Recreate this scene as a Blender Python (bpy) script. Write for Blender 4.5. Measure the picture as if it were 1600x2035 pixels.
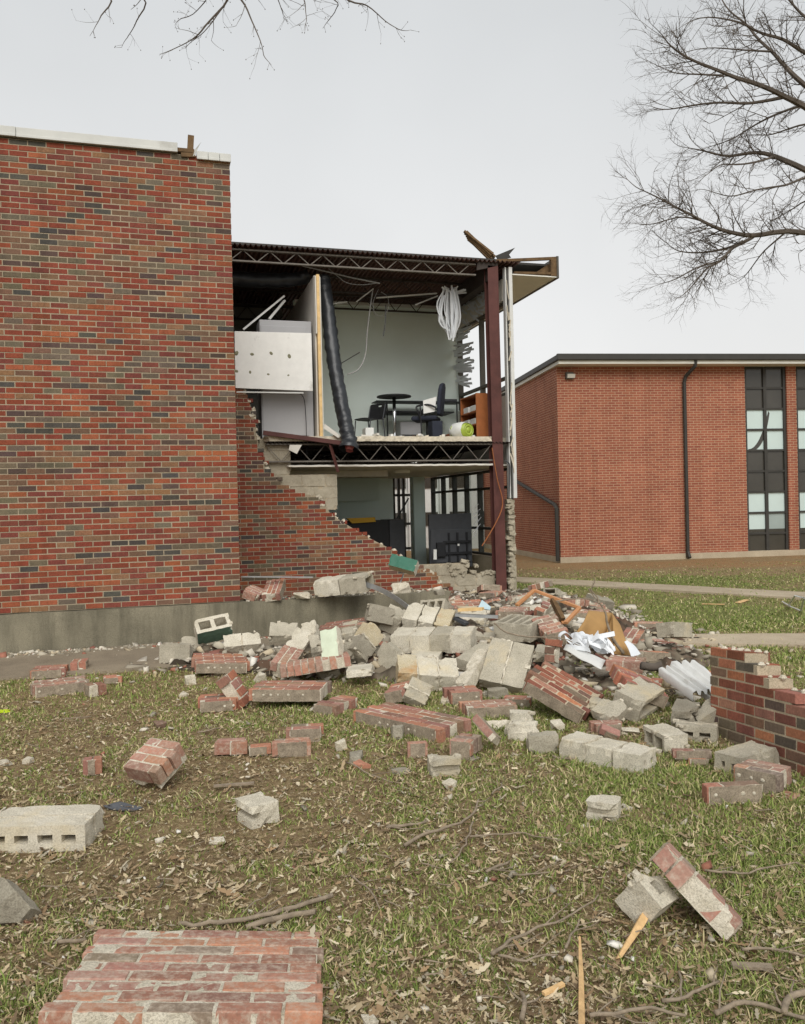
import bpy, bmesh, math, random
import numpy as np
from mathutils import Vector, Matrix, noise as mnoise
for o in list(bpy.data.objects): bpy.data.objects.remove(o)
SC = bpy.context.scene; COL = SC.collection
# ---------------------------------------------------------------- camera
EYE = 1.6; FPX = 1650.0; YAW, PITCH, ROLL = math.radians(16.30), math.radians(-0.315), math.radians(-1.346)
CAM = Vector((0, 0, EYE))
_f = Vector((math.sin(YAW)*math.cos(PITCH), math.cos(YAW)*math.cos(PITCH), math.sin(PITCH)))
_r0 = Vector((math.cos(YAW), -math.sin(YAW), 0)); _u0 = _r0.cross(_f)
_r = _r0*math.cos(ROLL) + _u0*math.sin(ROLL); _u = _u0*math.cos(ROLL) - _r0*math.sin(ROLL)
cd = bpy.data.cameras.new('camera'); cam = bpy.data.objects.new('camera', cd); COL.objects.link(cam)
cd.sensor_fit = 'HORIZONTAL'; cd.sensor_width = 36; cd.lens = 36*FPX/1600; cd.clip_start = .05; cd.clip_end = 2000
cam.matrix_world = Matrix(((_r.x, _u.x, -_f.x, 0), (_r.y, _u.y, -_f.y, 0), (_r.z, _u.z, -_f.z, EYE), (0, 0, 0, 1)))
SC.camera = cam
SC.render.resolution_x, SC.render.resolution_y = 805, 1024
# ---------------------------------------------------------------- light
SC.view_settings.view_transform = 'Standard'; SC.view_settings.look = 'None'
SC.view_settings.exposure = 0.72; SC.view_settings.gamma = 1
SUN_EL, SUN_AZ = math.radians(41), math.radians(192)      # azimuth from +Y clockwise: behind the camera, to its left
W = bpy.data.worlds.new('World'); SC.world = W; W.use_nodes = True
nt = W.node_tree; nt.nodes.clear()
wo = nt.nodes.new('ShaderNodeOutputWorld'); wb = nt.nodes.new('ShaderNodeBackground'); wb.inputs['Strength'].default_value = 1.0
sky = nt.nodes.new('ShaderNodeTexSky'); sky.sky_type = 'NISHITA'; sky.sun_disc = False
sky.sun_elevation = SUN_EL; sky.sun_rotation = SUN_AZ; sky.dust_density = 4; sky.air_density = 1
tc = nt.nodes.new('ShaderNodeTexCoord'); sp = nt.nodes.new('ShaderNodeSeparateXYZ'); nt.links.new(tc.outputs['Generated'], sp.inputs[0])
rp = nt.nodes.new('ShaderNodeValToRGB'); e = rp.color_ramp.elements
e[0].position = 0.0; e[0].color = (.55, .545, .53, 1); e[1].position = 1.0; e[1].color = (.395, .407, .415, 1)
m_ = e.new(.22); m_.color = (.50, .502, .50, 1); m_ = e.new(.5); m_.color = (.41, .42, .425, 1)
nt.links.new(sp.outputs['Z'], rp.inputs[0])
cn = nt.nodes.new('ShaderNodeTexNoise'); cn.inputs['Scale'].default_value = 1.3; cn.inputs['Detail'].default_value = 5
nt.links.new(tc.outputs['Generated'], cn.inputs['Vector'])
cm = nt.nodes.new('ShaderNodeMapRange'); cm.inputs['From Min'].default_value = .3; cm.inputs['From Max'].default_value = .7
cm.inputs['To Min'].default_value = .885; cm.inputs['To Max'].default_value = 1.075; nt.links.new(cn.outputs['Fac'], cm.inputs['Value'])
mu = nt.nodes.new('ShaderNodeVectorMath'); mu.operation = 'SCALE'; nt.links.new(rp.outputs[0], mu.inputs[0]); nt.links.new(cm.outputs[0], mu.inputs['Scale'])
sk = nt.nodes.new('ShaderNodeVectorMath'); sk.operation = 'SCALE'; sk.inputs['Scale'].default_value = .1; nt.links.new(sky.outputs[0], sk.inputs[0])
mx = nt.nodes.new('ShaderNodeMix'); mx.data_type = 'RGBA'; mx.inputs['Factor'].default_value = .97      # closed cloud layer over the clear sky
nt.links.new(sk.outputs[0], mx.inputs['A']); nt.links.new(mu.outputs[0], mx.inputs['B'])
nt.links.new(mx.outputs['Result'], wb.inputs['Color']); nt.links.new(wb.outputs[0], wo.inputs[0])
sd = bpy.data.lights.new('sun', 'SUN'); sd.energy = 1.5; sd.angle = math.radians(42); sd.color = (1, .97, .92)
sun = bpy.data.objects.new('sun', sd); COL.objects.link(sun)
_sv = Vector((math.sin(SUN_AZ)*math.cos(SUN_EL), math.cos(SUN_AZ)*math.cos(SUN_EL), math.sin(SUN_EL)))
sun.rotation_euler = _sv.to_track_quat('Z', 'Y').to_euler(); sun.location = (0, 0, 30)
SC.render.engine = 'CYCLES'; SC.cycles.max_bounces = 8; SC.cycles.diffuse_bounces = 6
# ---------------------------------------------------------------- helpers
RNG = random.Random(7)
def ray(px, py): return _f + _r*((px-800)/FPX) - _u*((py-1017.5)/FPX)
def P(px, py, z=None, d=None, Y=None, X=None):
    """photo pixel -> point: on height z, or at depth d along the view axis, or on the plane Y or X"""
    v = ray(px, py)
    if d is not None: t = d
    elif Y is not None: t = Y/v.y
    elif X is not None: t = X/v.x
    else: t = (z-EYE)/v.z
    return CAM + v*t
def lin(r, g, b, k=1.0):
    h = lambda c: k*((c/255/12.92) if c/255 <= .04045 else ((c/255+.055)/1.055)**2.4)
    return (h(r), h(g), h(b), 1)
def tagit(o, label=None, cat=None, group=None, kind=None):
    if label: o['label'] = label
    if cat: o['category'] = cat
    if group: o['group'] = group
    if kind: o['kind'] = kind
    return o
def empty(name, label=None, cat=None, M=None, group=None):
    o = bpy.data.objects.new(name, None); COL.objects.link(o); o.empty_display_size = .1
    if M is not None: o.matrix_world = M
    return tagit(o, label, cat, group)
def link(name, me, m=None, parent=None, M=None):
    o = bpy.data.objects.new(name, me); COL.objects.link(o)
    if m is not None and not me.materials: me.materials.append(m)
    if parent: o.parent = parent
    if M is not None: o.matrix_local = M
    return o
class MB:
    """collects vertices and faces for one mesh"""
    def __init__(s): s.v = []; s.f = []; s.mi = []; s.c = []; s.cur = 0
    def add(s, vs, fs, col=None):
        n = len(s.v); s.v += [tuple(x) for x in vs]; s.f += [tuple(i+n for i in f) for f in fs]; s.mi += [s.cur]*len(fs)
        if col is not None: s.c += [col]*len(vs)
    def box(s, a, b, M=None):
        vs = [Vector((x, y, z)) for z in (a[2], b[2]) for y in (a[1], b[1]) for x in (a[0], b[0])]
        if M is not None: vs = [M @ v for v in vs]
        s.add(vs, [(0, 2, 3, 1), (4, 5, 7, 6), (0, 1, 5, 4), (2, 6, 7, 3), (0, 4, 6, 2), (1, 3, 7, 5)])
        return s
    def bar(s, p, q, w, h=None, up=(0, 0, 1)):
        h = h or w; p = Vector(p); q = Vector(q); d = q-p; L = d.length; d.normalize(); up = Vector(up)
        if abs(d.dot(up)) > .98: up = Vector((0, 1, 0))
        x = d.cross(up).normalized(); y = x.cross(d)
        M = Matrix(((x.x, y.x, d.x, p.x), (x.y, y.y, d.y, p.y), (x.z, y.z, d.z, p.z), (0, 0, 0, 1)))
        return s.box((-w/2, -h/2, 0), (w/2, h/2, L), M)
    def tube(s, pts, rad, n=6, cap=True):
        pts = [Vector(p) for p in pts]; k = len(pts)
        if not hasattr(rad, '__len__'): rad = [rad]*k
        t0 = (pts[1]-pts[0]).normalized(); a = t0.orthogonal().normalized(); vs = []
        for i in range(k):
            t = (pts[min(i+1, k-1)]-pts[max(i-1, 0)]).normalized(); a = (a-t*a.dot(t))
            a = a.normalized() if a.length > 1e-6 else t.orthogonal().normalized(); b = t.cross(a)
            for j in range(n):
                th = 2*math.pi*j/n; vs.append(pts[i]+(a*math.cos(th)+b*math.sin(th))*rad[i])
        fs = [(i*n+j, i*n+(j+1) % n, (i+1)*n+(j+1) % n, (i+1)*n+j) for i in range(k-1) for j in range(n)]
        if cap: fs += [tuple(range(n-1, -1, -1)), tuple((k-1)*n+j for j in range(n))]
        s.add(vs, fs); return s
    def lathe(s, prof, n=20, M=None):
        vs = []; k = len(prof)
        for r, z in prof:
            for j in range(n):
                th = 2*math.pi*j/n; v = Vector((r*math.cos(th), r*math.sin(th), z)); vs.append(M @ v if M is not None else v)
        fs = [(i*n+j, i*n+(j+1) % n, (i+1)*n+(j+1) % n, (i+1)*n+j) for i in range(k-1) for j in range(n)]
        fs += [tuple(range(n-1, -1, -1)), tuple((k-1)*n+j for j in range(n))]
        s.add(vs, fs); return s
    def strip(s, pts, w, side, th=.0015):
        """a thin flat band along pts, width along side"""
        side = Vector(side).normalized(); vs = []; k = len(pts)
        for i, p in enumerate(pts):
            p = Vector(p); t = (Vector(pts[min(i+1, k-1)])-Vector(pts[max(i-1, 0)])).normalized(); nn = t.cross(side).normalized()*th
            vs += [p-side*w/2+nn, p+side*w/2+nn, p+side*w/2-nn, p-side*w/2-nn]
        fs = [(i*4+j, i*4+(j+1) % 4, i*4+4+(j+1) % 4, i*4+4+j) for i in range(k-1) for j in range(4)]
        fs += [(3, 2, 1, 0), tuple((k-1)*4+j for j in range(4))]
        s.add(vs, fs); return s
    def prism(s, poly, n, th):
        """closed polygon (3-D points) given a thickness along -n"""
        n = Vector(n).normalized()*th; k = len(poly); vs = [Vector(p) for p in poly]+[Vector(p)-n for p in poly]
        s.add(vs, [tuple(range(k)), tuple(range(2*k-1, k-1, -1))]+[(i, k+i, k+(i+1) % k, (i+1) % k) for i in range(k)]); return s
    def mesh(s, name, mats=None, smooth=False):
        me = bpy.data.meshes.new(name); me.from_pydata(s.v, [], s.f)
        if mats:
            for m in (mats if isinstance(mats, (list, tuple)) else [mats]): me.materials.append(m)
        if any(s.mi): me.polygons.foreach_set('material_index', s.mi)
        if s.c:
            a = me.attributes.new('bcol', 'FLOAT_COLOR', 'POINT'); a.data.foreach_set('color', np.array(s.c, dtype=np.float32).ravel())
        bm = bmesh.new(); bm.from_mesh(me); bmesh.ops.recalc_face_normals(bm, faces=bm.faces); bm.to_mesh(me); bm.free()
        if smooth: me.polygons.foreach_set('use_smooth', [True]*len(me.polygons))
        return me
    def obj(s, name, mats, parent=None, bevel=0, smooth=False):
        o = link(name, s.mesh(name, mats, smooth), None, parent)
        if bevel:
            b = o.modifiers.new('bevel', 'BEVEL'); b.width = bevel; b.segments = 2; b.limit_method = 'ANGLE'
        return o
def spans(brk, seg):
    out = [brk[0]]
    for a, b in zip(brk, brk[1:]):
        n = max(1, round((b-a)/seg)); out += [a+(b-a)*(i+1)/n for i in range(n)]
    return out
def rough_solid(bx, by, bz, solid=None, seg=.06, amp=.004, fr=9., chips=3, chip=.05, seed=0, amp2=0.):
    """a solid of stacked cells with weathered faces and chipped edges. solid(x,y) tells which cells are filled (cores run along z)"""
    xs, ys, zs = spans(bx, seg), spans(by, seg), spans(bz, seg); nx, ny, nz = len(xs)-1, len(ys)-1, len(zs)-1
    occ = [[solid is None or solid((xs[i]+xs[i+1])/2, (ys[j]+ys[j+1])/2) for j in range(ny)] for i in range(nx)]
    ids = {}; V = []; F = []
    def vid(i, j, k):
        if (i, j, k) not in ids: ids[(i, j, k)] = len(V); V.append(Vector((xs[i], ys[j], zs[k])))
        return ids[(i, j, k)]
    O = lambda i, j: 0 <= i < nx and 0 <= j < ny and occ[i][j]
    for i in range(nx):
        for j in range(ny):
            if not occ[i][j]: continue
            F.append((vid(i, j, 0), vid(i, j+1, 0), vid(i+1, j+1, 0), vid(i+1, j, 0)))
            F.append((vid(i, j, nz), vid(i+1, j, nz), vid(i+1, j+1, nz), vid(i, j+1, nz)))
            for k in range(nz):
                if not O(i-1, j): F.append((vid(i, j, k), vid(i, j, k+1), vid(i, j+1, k+1), vid(i, j+1, k)))
                if not O(i+1, j): F.append((vid(i+1, j, k), vid(i+1, j+1, k), vid(i+1, j+1, k+1), vid(i+1, j, k+1)))
                if not O(i, j-1): F.append((vid(i, j, k), vid(i+1, j, k), vid(i+1, j, k+1), vid(i, j, k+1)))
                if not O(i, j+1): F.append((vid(i, j+1, k), vid(i, j+1, k+1), vid(i+1, j+1, k+1), vid(i+1, j+1, k)))
    rg = random.Random(seed); off = Vector((rg.random()*50, rg.random()*50, rg.random()*50))
    c = Vector(((xs[0]+xs[-1])/2, (ys[0]+ys[-1])/2, (zs[0]+zs[-1])/2))
    cs = []; chip = min(chip, .55*min(xs[-1]-xs[0], ys[-1]-ys[0], zs[-1]-zs[0]))
    for _ in range(chips):
        q = [rg.choice((xs[0], xs[-1])), rg.choice((ys[0], ys[-1])), rg.choice((zs[0], zs[-1]))]
        ax = rg.randrange(3); lo, hi = (xs, ys, zs)[ax][0], (xs, ys, zs)[ax][-1]; q[ax] = lo+(hi-lo)*rg.random()
        cs.append((Vector(q), chip*(.6+.9*rg.random())))
    for v in V:
        p0 = v.copy()
        for q, r in cs:
            d = (p0-q).length
            if d < r: v += (c-p0).normalized()*(r-d)*.75
        v += mnoise.noise_vector(p0*fr+off)*amp
        if amp2: v += mnoise.noise_vector(p0*fr*4+off)*amp2
    return V, F
def pydata(name, V, F, m=None):
    me = bpy.data.meshes.new(name); me.from_pydata([tuple(v) for v in V], [], F)
    if m is not None: me.materials.append(m)
    return me
# ---------------------------------------------------------------- materials
def nodes(name):
    m = bpy.data.materials.new(name); m.use_nodes = True; t = m.node_tree; b = t.nodes['Principled BSDF']
    return m, t, b
def N(t, typ, **kw):
    n = t.nodes.new(typ)
    for k, v in kw.items():
        if hasattr(n, k) and not k[0].isupper(): setattr(n, k, v)
        else: n.inputs[k].default_value = v
    return n
def coords(t, kind='Object', scale=1.0):
    c = N(t, 'ShaderNodeTexCoord')
    if kind == 'World':
        return N(t, 'ShaderNodeNewGeometry').outputs['Position']
    return c.outputs[kind]
def noise(t, vec, scale, detail=4, rough=.55):
    n = N(t, 'ShaderNodeTexNoise', Scale=scale, Detail=detail, Roughness=rough); t.links.new(vec, n.inputs['Vector']); return n.outputs['Fac']
def ramp(t, fac, stops):
    r = N(t, 'ShaderNodeValToRGB'); e = r.color_ramp.elements
    while len(e) < len(stops): e.new(.5)
    for x, (p, c) in zip(e, stops): x.position = p; x.color = c if len(c) == 4 else (*c, 1)
    t.links.new(fac, r.inputs[0]); return r.outputs[0]
def mixc(t, fac, a, b, mode='MIX'):
    m = N(t, 'ShaderNodeMix', data_type='RGBA', blend_type=mode)
    for s, x in (('Factor', fac), ('A', a), ('B', b)):
        i = [q for q in m.inputs if q.name == s and (q.type == 'RGBA' if s != 'Factor' else q.type == 'VALUE')][0]
        if hasattr(x, 'type') and hasattr(x, 'links'): t.links.new(x, i)
        else: i.default_value = x
    return [o for o in m.outputs if o.type == 'RGBA'][0]
def bump(t, b, h, strength=.3, dist=.01):
    n = N(t, 'ShaderNodeBump', Strength=strength, Distance=dist); t.links.new(h, n.inputs['Height']); t.links.new(n.outputs[0], b.inputs['Normal'])
def simple(name, col, rough=.6, var=.25, scale=6., metal=0., bmp=.15, bscale=60., spec=.35, dirt=None, dirt_amt=.55):
    m, t, b = nodes(name); v = coords(t, 'Object'); n = noise(t, v, scale, 6, .6)
    lo = tuple(c*(1-var) for c in col[:3])+(1,); hi = tuple(min(1, c*(1+var)) for c in col[:3])+(1,)
    c = ramp(t, n, [(.3, lo), (.7, hi)])
    if dirt:
        f = ramp(t, noise(t, v, scale*.35, 7, .65), [(dirt_amt, (0, 0, 0, 1)), (min(1, dirt_amt+.12), (1, 1, 1, 1))]); c = mixc(t, f, c, dirt)
    t.links.new(c, b.inputs['Base Color']); b.inputs['Roughness'].default_value = rough; b.inputs['Metallic'].default_value = metal
    b.inputs['Specular IOR Level'].default_value = spec
    if bmp: bump(t, b, noise(t, v, bscale, 5, .6), bmp, .01)
    return m
def brick_mat(name, src, dust=0.0, pale=0.):
    m, t, b = nodes(name); geo = coords(t, 'World')
    base = N(t, 'ShaderNodeObjectInfo').outputs['Color'] if src == 'obj' else N(t, 'ShaderNodeAttribute', attribute_name='bcol').outputs['Color']
    n1 = noise(t, geo, 55., 5, .7); c = mixc(t, .75, base, ramp(t, n1, [(.3, (.55, .55, .55, 1)), (.72, (1.25, 1.22, 1.2, 1))]), 'MULTIPLY')
    n2 = noise(t, geo, 9., 5, .6); c = mixc(t, .35, c, ramp(t, n2, [(.35, (.7, .68, .66, 1)), (.7, (1.15, 1.1, 1.05, 1))]), 'MULTIPLY')
    n3 = noise(t, geo, .9, 5, .6); c = mixc(t, .8, c, ramp(t, n3, [(.32, (.80, .80, .82, 1)), (.68, (1.12, 1.10, 1.08, 1))]), 'MULTIPLY')
    if not dust:
        mp = N(t, 'ShaderNodeMapping'); mp.inputs['Scale'].default_value = (3.2, 3.2, .22); t.links.new(geo, mp.inputs[0]); c = mixc(t, .6, c, ramp(t, noise(t, mp.outputs[0], 1.7, 6, .65), [(.52, (1, 1, 1, 1)), (.74, (.62, .63, .62, 1))]), 'MULTIPLY')
    if dust:
        f = ramp(t, noise(t, geo, 34., 8, .75), [(.66-.22*dust, (0, 0, 0, 1)), (.86-.2*dust, (.85, .85, .85, 1))])
        c = mixc(t, f, c, (.50, .43, .345, 1))
    if pale: c = mixc(t, pale, c, lin(206, 180, 160))
    t.links.new(c, b.inputs['Base Color']); b.inputs['Roughness'].default_value = .85; b.inputs['Specular IOR Level'].default_value = .25
    bump(t, b, noise(t, geo, 160., 5, .7), .35, .004); return m
def concrete(name, lo, hi, stain=None, scale=3., pores=True, bs=.5, rough=.92, streak=False):
    m, t, b = nodes(name); v = coords(t, 'World'); c = ramp(t, noise(t, v, scale, 8, .65), [(.3, lo), (.7, hi)])
    sp_ = ramp(t, noise(t, v, 120., 5, .75), [(.36, (.45, .44, .42, 1)), (.56, (1.1, 1.1, 1.1, 1))]); c = mixc(t, .65, c, sp_, 'MULTIPLY')
    if stain:
        f = ramp(t, noise(t, v, 2.3, 6, .6), [(.58, (0, 0, 0, 1)), (.72, (.8, .8, .8, 1))]); c = mixc(t, f, c, stain)
    if streak:
        mp = N(t, 'ShaderNodeMapping'); mp.inputs['Scale'].default_value = (2.2, 2.2, .25); t.links.new(v, mp.inputs[0])
        f = ramp(t, noise(t, mp.outputs[0], 2.2, 7, .7), [(.45, (0, 0, 0, 1)), (.72, (.75, .75, .75, 1))]); c = mixc(t, f, c, tuple(x*.42 for x in lo[:3])+(1,))
    t.links.new(c, b.inputs['Base Color']); b.inputs['Roughness'].default_value = rough; b.inputs['Specular IOR Level'].default_value = .2
    bump(t, b, noise(t, v, 170. if pores else 60., 4, .7), bs, .006); return m
MT = {}
MT['brick'] = brick_mat('brick', 'obj'); MT['brick_joined'] = brick_mat('brick_joined', 'att')
MT['brick_dusty'] = brick_mat('brick_dusty', 'obj', .55, .1); MT['brick_pale'] = brick_mat('brick_pale', 'obj', .95, .16); MT['brick_chalky'] = brick_mat('brick_chalky', 'obj', .85, .2)
MT['mortar'] = concrete('mortar', lin(170, 157, 134), lin(198, 184, 159), scale=6.)
MT['mortar_wall'] = concrete('mortar_wall', lin(146, 134, 113), lin(178, 164, 141), scale=3.); MT['mortar_bed'] = concrete('mortar_bed', lin(136, 124, 108), lin(176, 162, 142), scale=16., bs=.9)
MT['mortar_white'] = concrete('mortar_white', lin(188, 178, 156), lin(232, 224, 206), scale=14., bs=1.)
MT['block'] = concrete('block', lin(164, 157, 140), lin(198, 190, 171), stain=lin(204, 188, 154), scale=4., bs=.9)
MT['block_pale'] = concrete('block_pale', lin(196, 188, 168), lin(226, 219, 202), stain=lin(216, 200, 164), scale=4., bs=.9)
MT['block_rust'] = concrete('block_rust', lin(190, 172, 134), lin(206, 196, 172), stain=lin(184, 134, 74), scale=5., bs=.9)
MT['block_grey'] = concrete('block_grey', lin(140, 133, 118), lin(170, 163, 146), scale=5., bs=.9)
MT['block_inner'] = concrete('block_inner', lin(158, 149, 130), lin(192, 183, 163), scale=3., bs=.8)
MT['plinth'] = concrete('plinth', lin(116, 111, 95), lin(150, 143, 123), scale=1.6, bs=.35, streak=True)
MT['path'] = concrete('path', lin(165, 150, 128), lin(196, 182, 158), scale=1.2, bs=.3)
MT['apron'] = concrete('apron', lin(126, 116, 100), lin(158, 146, 126), scale=1.5, bs=.3)
MT['green_paint'] = simple('green_paint', lin(86, 108, 92), .55, .12, 8., bmp=.3, bscale=120, dirt=lin(150, 145, 130), dirt_amt=.64)
MT['mint_paint'] = simple('mint_paint', lin(206, 216, 192), .6, .06, 8., bmp=.2, dirt=lin(150, 160, 130), dirt_amt=.66)
MT['teal_paint'] = simple('teal_paint', lin(58, 112, 92), .5, .1, 8., bmp=.2)
MT['mint_wall'] = simple('mint_wall', lin(228, 240, 234), .7, .04, 1.2, bmp=.06)
MT['mint_wall_low'] = simple('mint_wall_low', lin(224, 240, 238), .7, .04, 1.2, bmp=.06)
MT['plaster'] = simple('plaster', lin(214, 210, 200), .8, .08, 3., bmp=.1, dirt=lin(170, 160, 140), dirt_amt=.66)
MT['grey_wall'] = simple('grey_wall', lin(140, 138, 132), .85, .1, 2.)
MT['steel_red'] = simple('steel_red', lin(88, 52, 47), .6, .22, 5., bmp=.15, dirt=lin(70, 40, 34), dirt_amt=.58)
MT['deck'] = simple('deck', lin(92, 66, 58), .7, .25, 4., bmp=.1, metal=.1)
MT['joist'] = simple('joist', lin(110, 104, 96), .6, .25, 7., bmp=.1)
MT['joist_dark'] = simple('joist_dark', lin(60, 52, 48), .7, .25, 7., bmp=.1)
MT['wood'] = simple('wood', lin(226, 192, 136), .65, .15, 14., bmp=.1)
MT['wood_splinter'] = simple('wood_splinter', lin(212, 176, 126), .75, .25, 20., bmp=.3)
MT['wood_dark'] = simple('wood_dark', lin(104, 82, 56), .85, .35, 12., bmp=.4)
MT['wood_orange'] = simple('wood_orange', lin(192, 138, 94), .45, .14, 9., bmp=.1)
MT['wood_case'] = simple('wood_case', lin(156, 94, 52), .5, .16, 7., bmp=.08)
MT['black_duct'] = simple('black_duct', lin(40, 43, 47), .38, .3, 12., bmp=.5, bscale=14., spec=.5)
MT['black'] = simple('black', lin(34, 35, 38), .5, .15, 8., bmp=.05)
MT['dark_grey'] = simple('dark_grey', lin(70, 72, 76), .45, .12, 8., bmp=.04)
MT['cabinet'] = simple('cabinet', lin(168, 168, 170), .5, .06, 1.5, bmp=.03, dirt=lin(168, 148, 112), dirt_amt=.72)
MT['white_board'] = simple('white_board', lin(232, 231, 226), .5, .05, 7., bmp=.05, dirt=lin(190, 188, 182), dirt_amt=.6)
MT['adhesive'] = simple('adhesive', lin(128, 126, 102), .8, .35, 40., bmp=.4)
MT['white_metal'] = simple('white_metal', lin(212, 212, 208), .45, .06, 5., bmp=.06, dirt=lin(176, 172, 162), dirt_amt=.64)
MT['coping'] = simple('coping', lin(196, 197, 192), .45, .12, 2.5, bmp=.1, dirt=lin(150, 146, 136), dirt_amt=.6)
MT['slat'] = simple('slat', lin(226, 230, 234), .5, .08, 4., bmp=0)
MT['chrome'] = simple('chrome', lin(190, 192, 194), .22, .05, 4., metal=1., bmp=0)
MT['galv'] = simple('galv', lin(176, 178, 178), .45, .14, 12., metal=.6, bmp=.05)
MT['bronze'] = simple('bronze', lin(58, 56, 52), .55, .15, 4., bmp=.04)
MT['bronze_edge'] = simple('bronze_edge', lin(84, 80, 72), .5, .12, 4., bmp=.04)
MT['soffit'] = simple('soffit', lin(222, 220, 210), .75, .06, 2., bmp=.05)
MT['panel_dark'] = simple('panel_dark', lin(66, 63, 57), .16, .16, 1.5, bmp=.03, bscale=5., spec=.55)
MT['blind'] = simple('blind', lin(196, 212, 208), .25, .06, .8, bmp=0, spec=.6)
MT['blind_grey'] = simple('blind_grey', lin(150, 162, 158), .25, .1, 1., bmp=0, spec=.6)
MT['cardboard'] = simple('cardboard', lin(168, 132, 84), .85, .12, 5., bmp=.12, bscale=30.)
MT['yellow'] = simple('yellow', lin(220, 172, 40), .5, .08, 4., bmp=0)
MT['lime'] = simple('lime', lin(160, 178, 70), .4, .08, 4., bmp=0)
MT['bag'] = simple('bag', lin(226, 228, 224), .35, .08, 9., bmp=.4, bscale=30.)
MT['navy'] = simple('navy', lin(44, 48, 60), .85, .2, 10., bmp=.1)
MT['paper'] = simple('paper', lin(226, 226, 222), .7, .05, 9., bmp=0)
MT['tint_blue'] = simple('tint_blue', lin(190, 212, 218), .5, .05, 6., bmp=0)
MT['pink'] = simple('pink', lin(170, 96, 92), .9, .25, 20., bmp=.6)
MT['shingle'] = simple('shingle', lin(86, 88, 92), .9, .2, 20., bmp=.4)
MT['neon'] = simple('neon', lin(206, 232, 40), .5, .05, 6., bmp=0)
MT['twig'] = simple('twig', lin(142, 128, 110), .9, .3, 26., bmp=.6, bscale=90.)
MT['bark'] = simple('bark', lin(92, 84, 76), .95, .3, 8., bmp=.4)
MT['cable'] = simple('cable', lin(150, 150, 148), .5, .1, 6., bmp=0)
MT['insul'] = simple('insul', lin(206, 196, 176), .9, .2, 20., bmp=.5)
def glass_mat():
    m, t, b = nodes('window_glass'); t.nodes.remove(b); tr = N(t, 'ShaderNodeBsdfTransparent'); tr.inputs[0].default_value = (.90, .94, .93, 1); gl = N(t, 'ShaderNodeBsdfGlossy'); gl.inputs['Roughness'].default_value = .03
    mx_ = N(t, 'ShaderNodeMixShader'); mx_.inputs[0].default_value = .06; t.links.new(tr.outputs[0], mx_.inputs[1]); t.links.new(gl.outputs[0], mx_.inputs[2]); t.links.new(mx_.outputs[0], t.nodes['Material Output'].inputs['Surface']); return m
MT['glass'] = glass_mat()
def far_brick():
    m, t, b = nodes('far_brick'); c = coords(t, 'Object')
    mp = N(t, 'ShaderNodeMapping'); t.links.new(c, mp.inputs[0]); mp.inputs['Rotation'].default_value = (math.radians(90), 0, 0)
    # wall faces lie in XZ or YZ: use x+y as the running coordinate
    s = N(t, 'ShaderNodeSeparateXYZ'); t.links.new(c, s.inputs[0]); a = N(t, 'ShaderNodeMath', operation='ADD'); t.links.new(s.outputs[0], a.inputs[0]); t.links.new(s.outputs[1], a.inputs[1])
    q = N(t, 'ShaderNodeCombineXYZ'); t.links.new(a.outputs[0], q.inputs[0]); t.links.new(s.outputs[2], q.inputs[1])
    bt = N(t, 'ShaderNodeTexBrick', Scale=1.0); bt.inputs['Brick Width'].default_value = .2032; bt.inputs['Row Height'].default_value = .0677
    bt.inputs['Mortar Size'].default_value = .0065; bt.inputs['Mortar Smooth'].default_value = .1; bt.inputs['Bias'].default_value = -.1
    bt.inputs['Color1'].default_value = lin(160, 98, 76); bt.inputs['Color2'].default_value = lin(142, 82, 66); bt.inputs['Mortar'].default_value = lin(190, 160, 132)
    t.links.new(q.outputs[0], bt.inputs['Vector'])
    v = noise(t, c, 1.1, 6, .6); col = mixc(t, .55, bt.outputs['Color'], ramp(t, v, [(.3, (.74, .73, .72, 1)), (.7, (1.14, 1.12, 1.1, 1))]), 'MULTIPLY')
    mp2 = N(t, 'ShaderNodeMapping'); mp2.inputs['Scale'].default_value = (2.2, 2.2, .16); t.links.new(c, mp2.inputs[0]); col = mixc(t, .7, col, ramp(t, noise(t, mp2.outputs[0], 1.5, 6, .65), [(.48, (1, 1, 1, 1)), (.75, (.68, .66, .64, 1))]), 'MULTIPLY')
    t.links.new(col, b.inputs['Base Color']); b.inputs['Roughness'].default_value = .85; b.inputs['Specular IOR Level'].default_value = .2
    iv = N(t, 'ShaderNodeMath', operation='SUBTRACT'); iv.inputs[0].default_value = 1; t.links.new(bt.outputs['Fac'], iv.inputs[1]); bump(t, b, iv.outputs[0], .5, .008); return m
MT['far_brick'] = far_brick()
def att_mat(name, rough=.85, trans=0.):
    m, t, b = nodes(name); a = N(t, 'ShaderNodeAttribute', attribute_name='bcol').outputs['Color']
    t.links.new(a, b.inputs['Base Color']); b.inputs['Roughness'].default_value = rough; b.inputs['Specular IOR Level'].default_value = .2
    return m
MT['leaf_att'] = att_mat('leaf_litter', .8); MT['grass_att'] = att_mat('grass_blade', .7); MT['rubble_att'] = att_mat('rubble_bits', .95)
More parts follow.
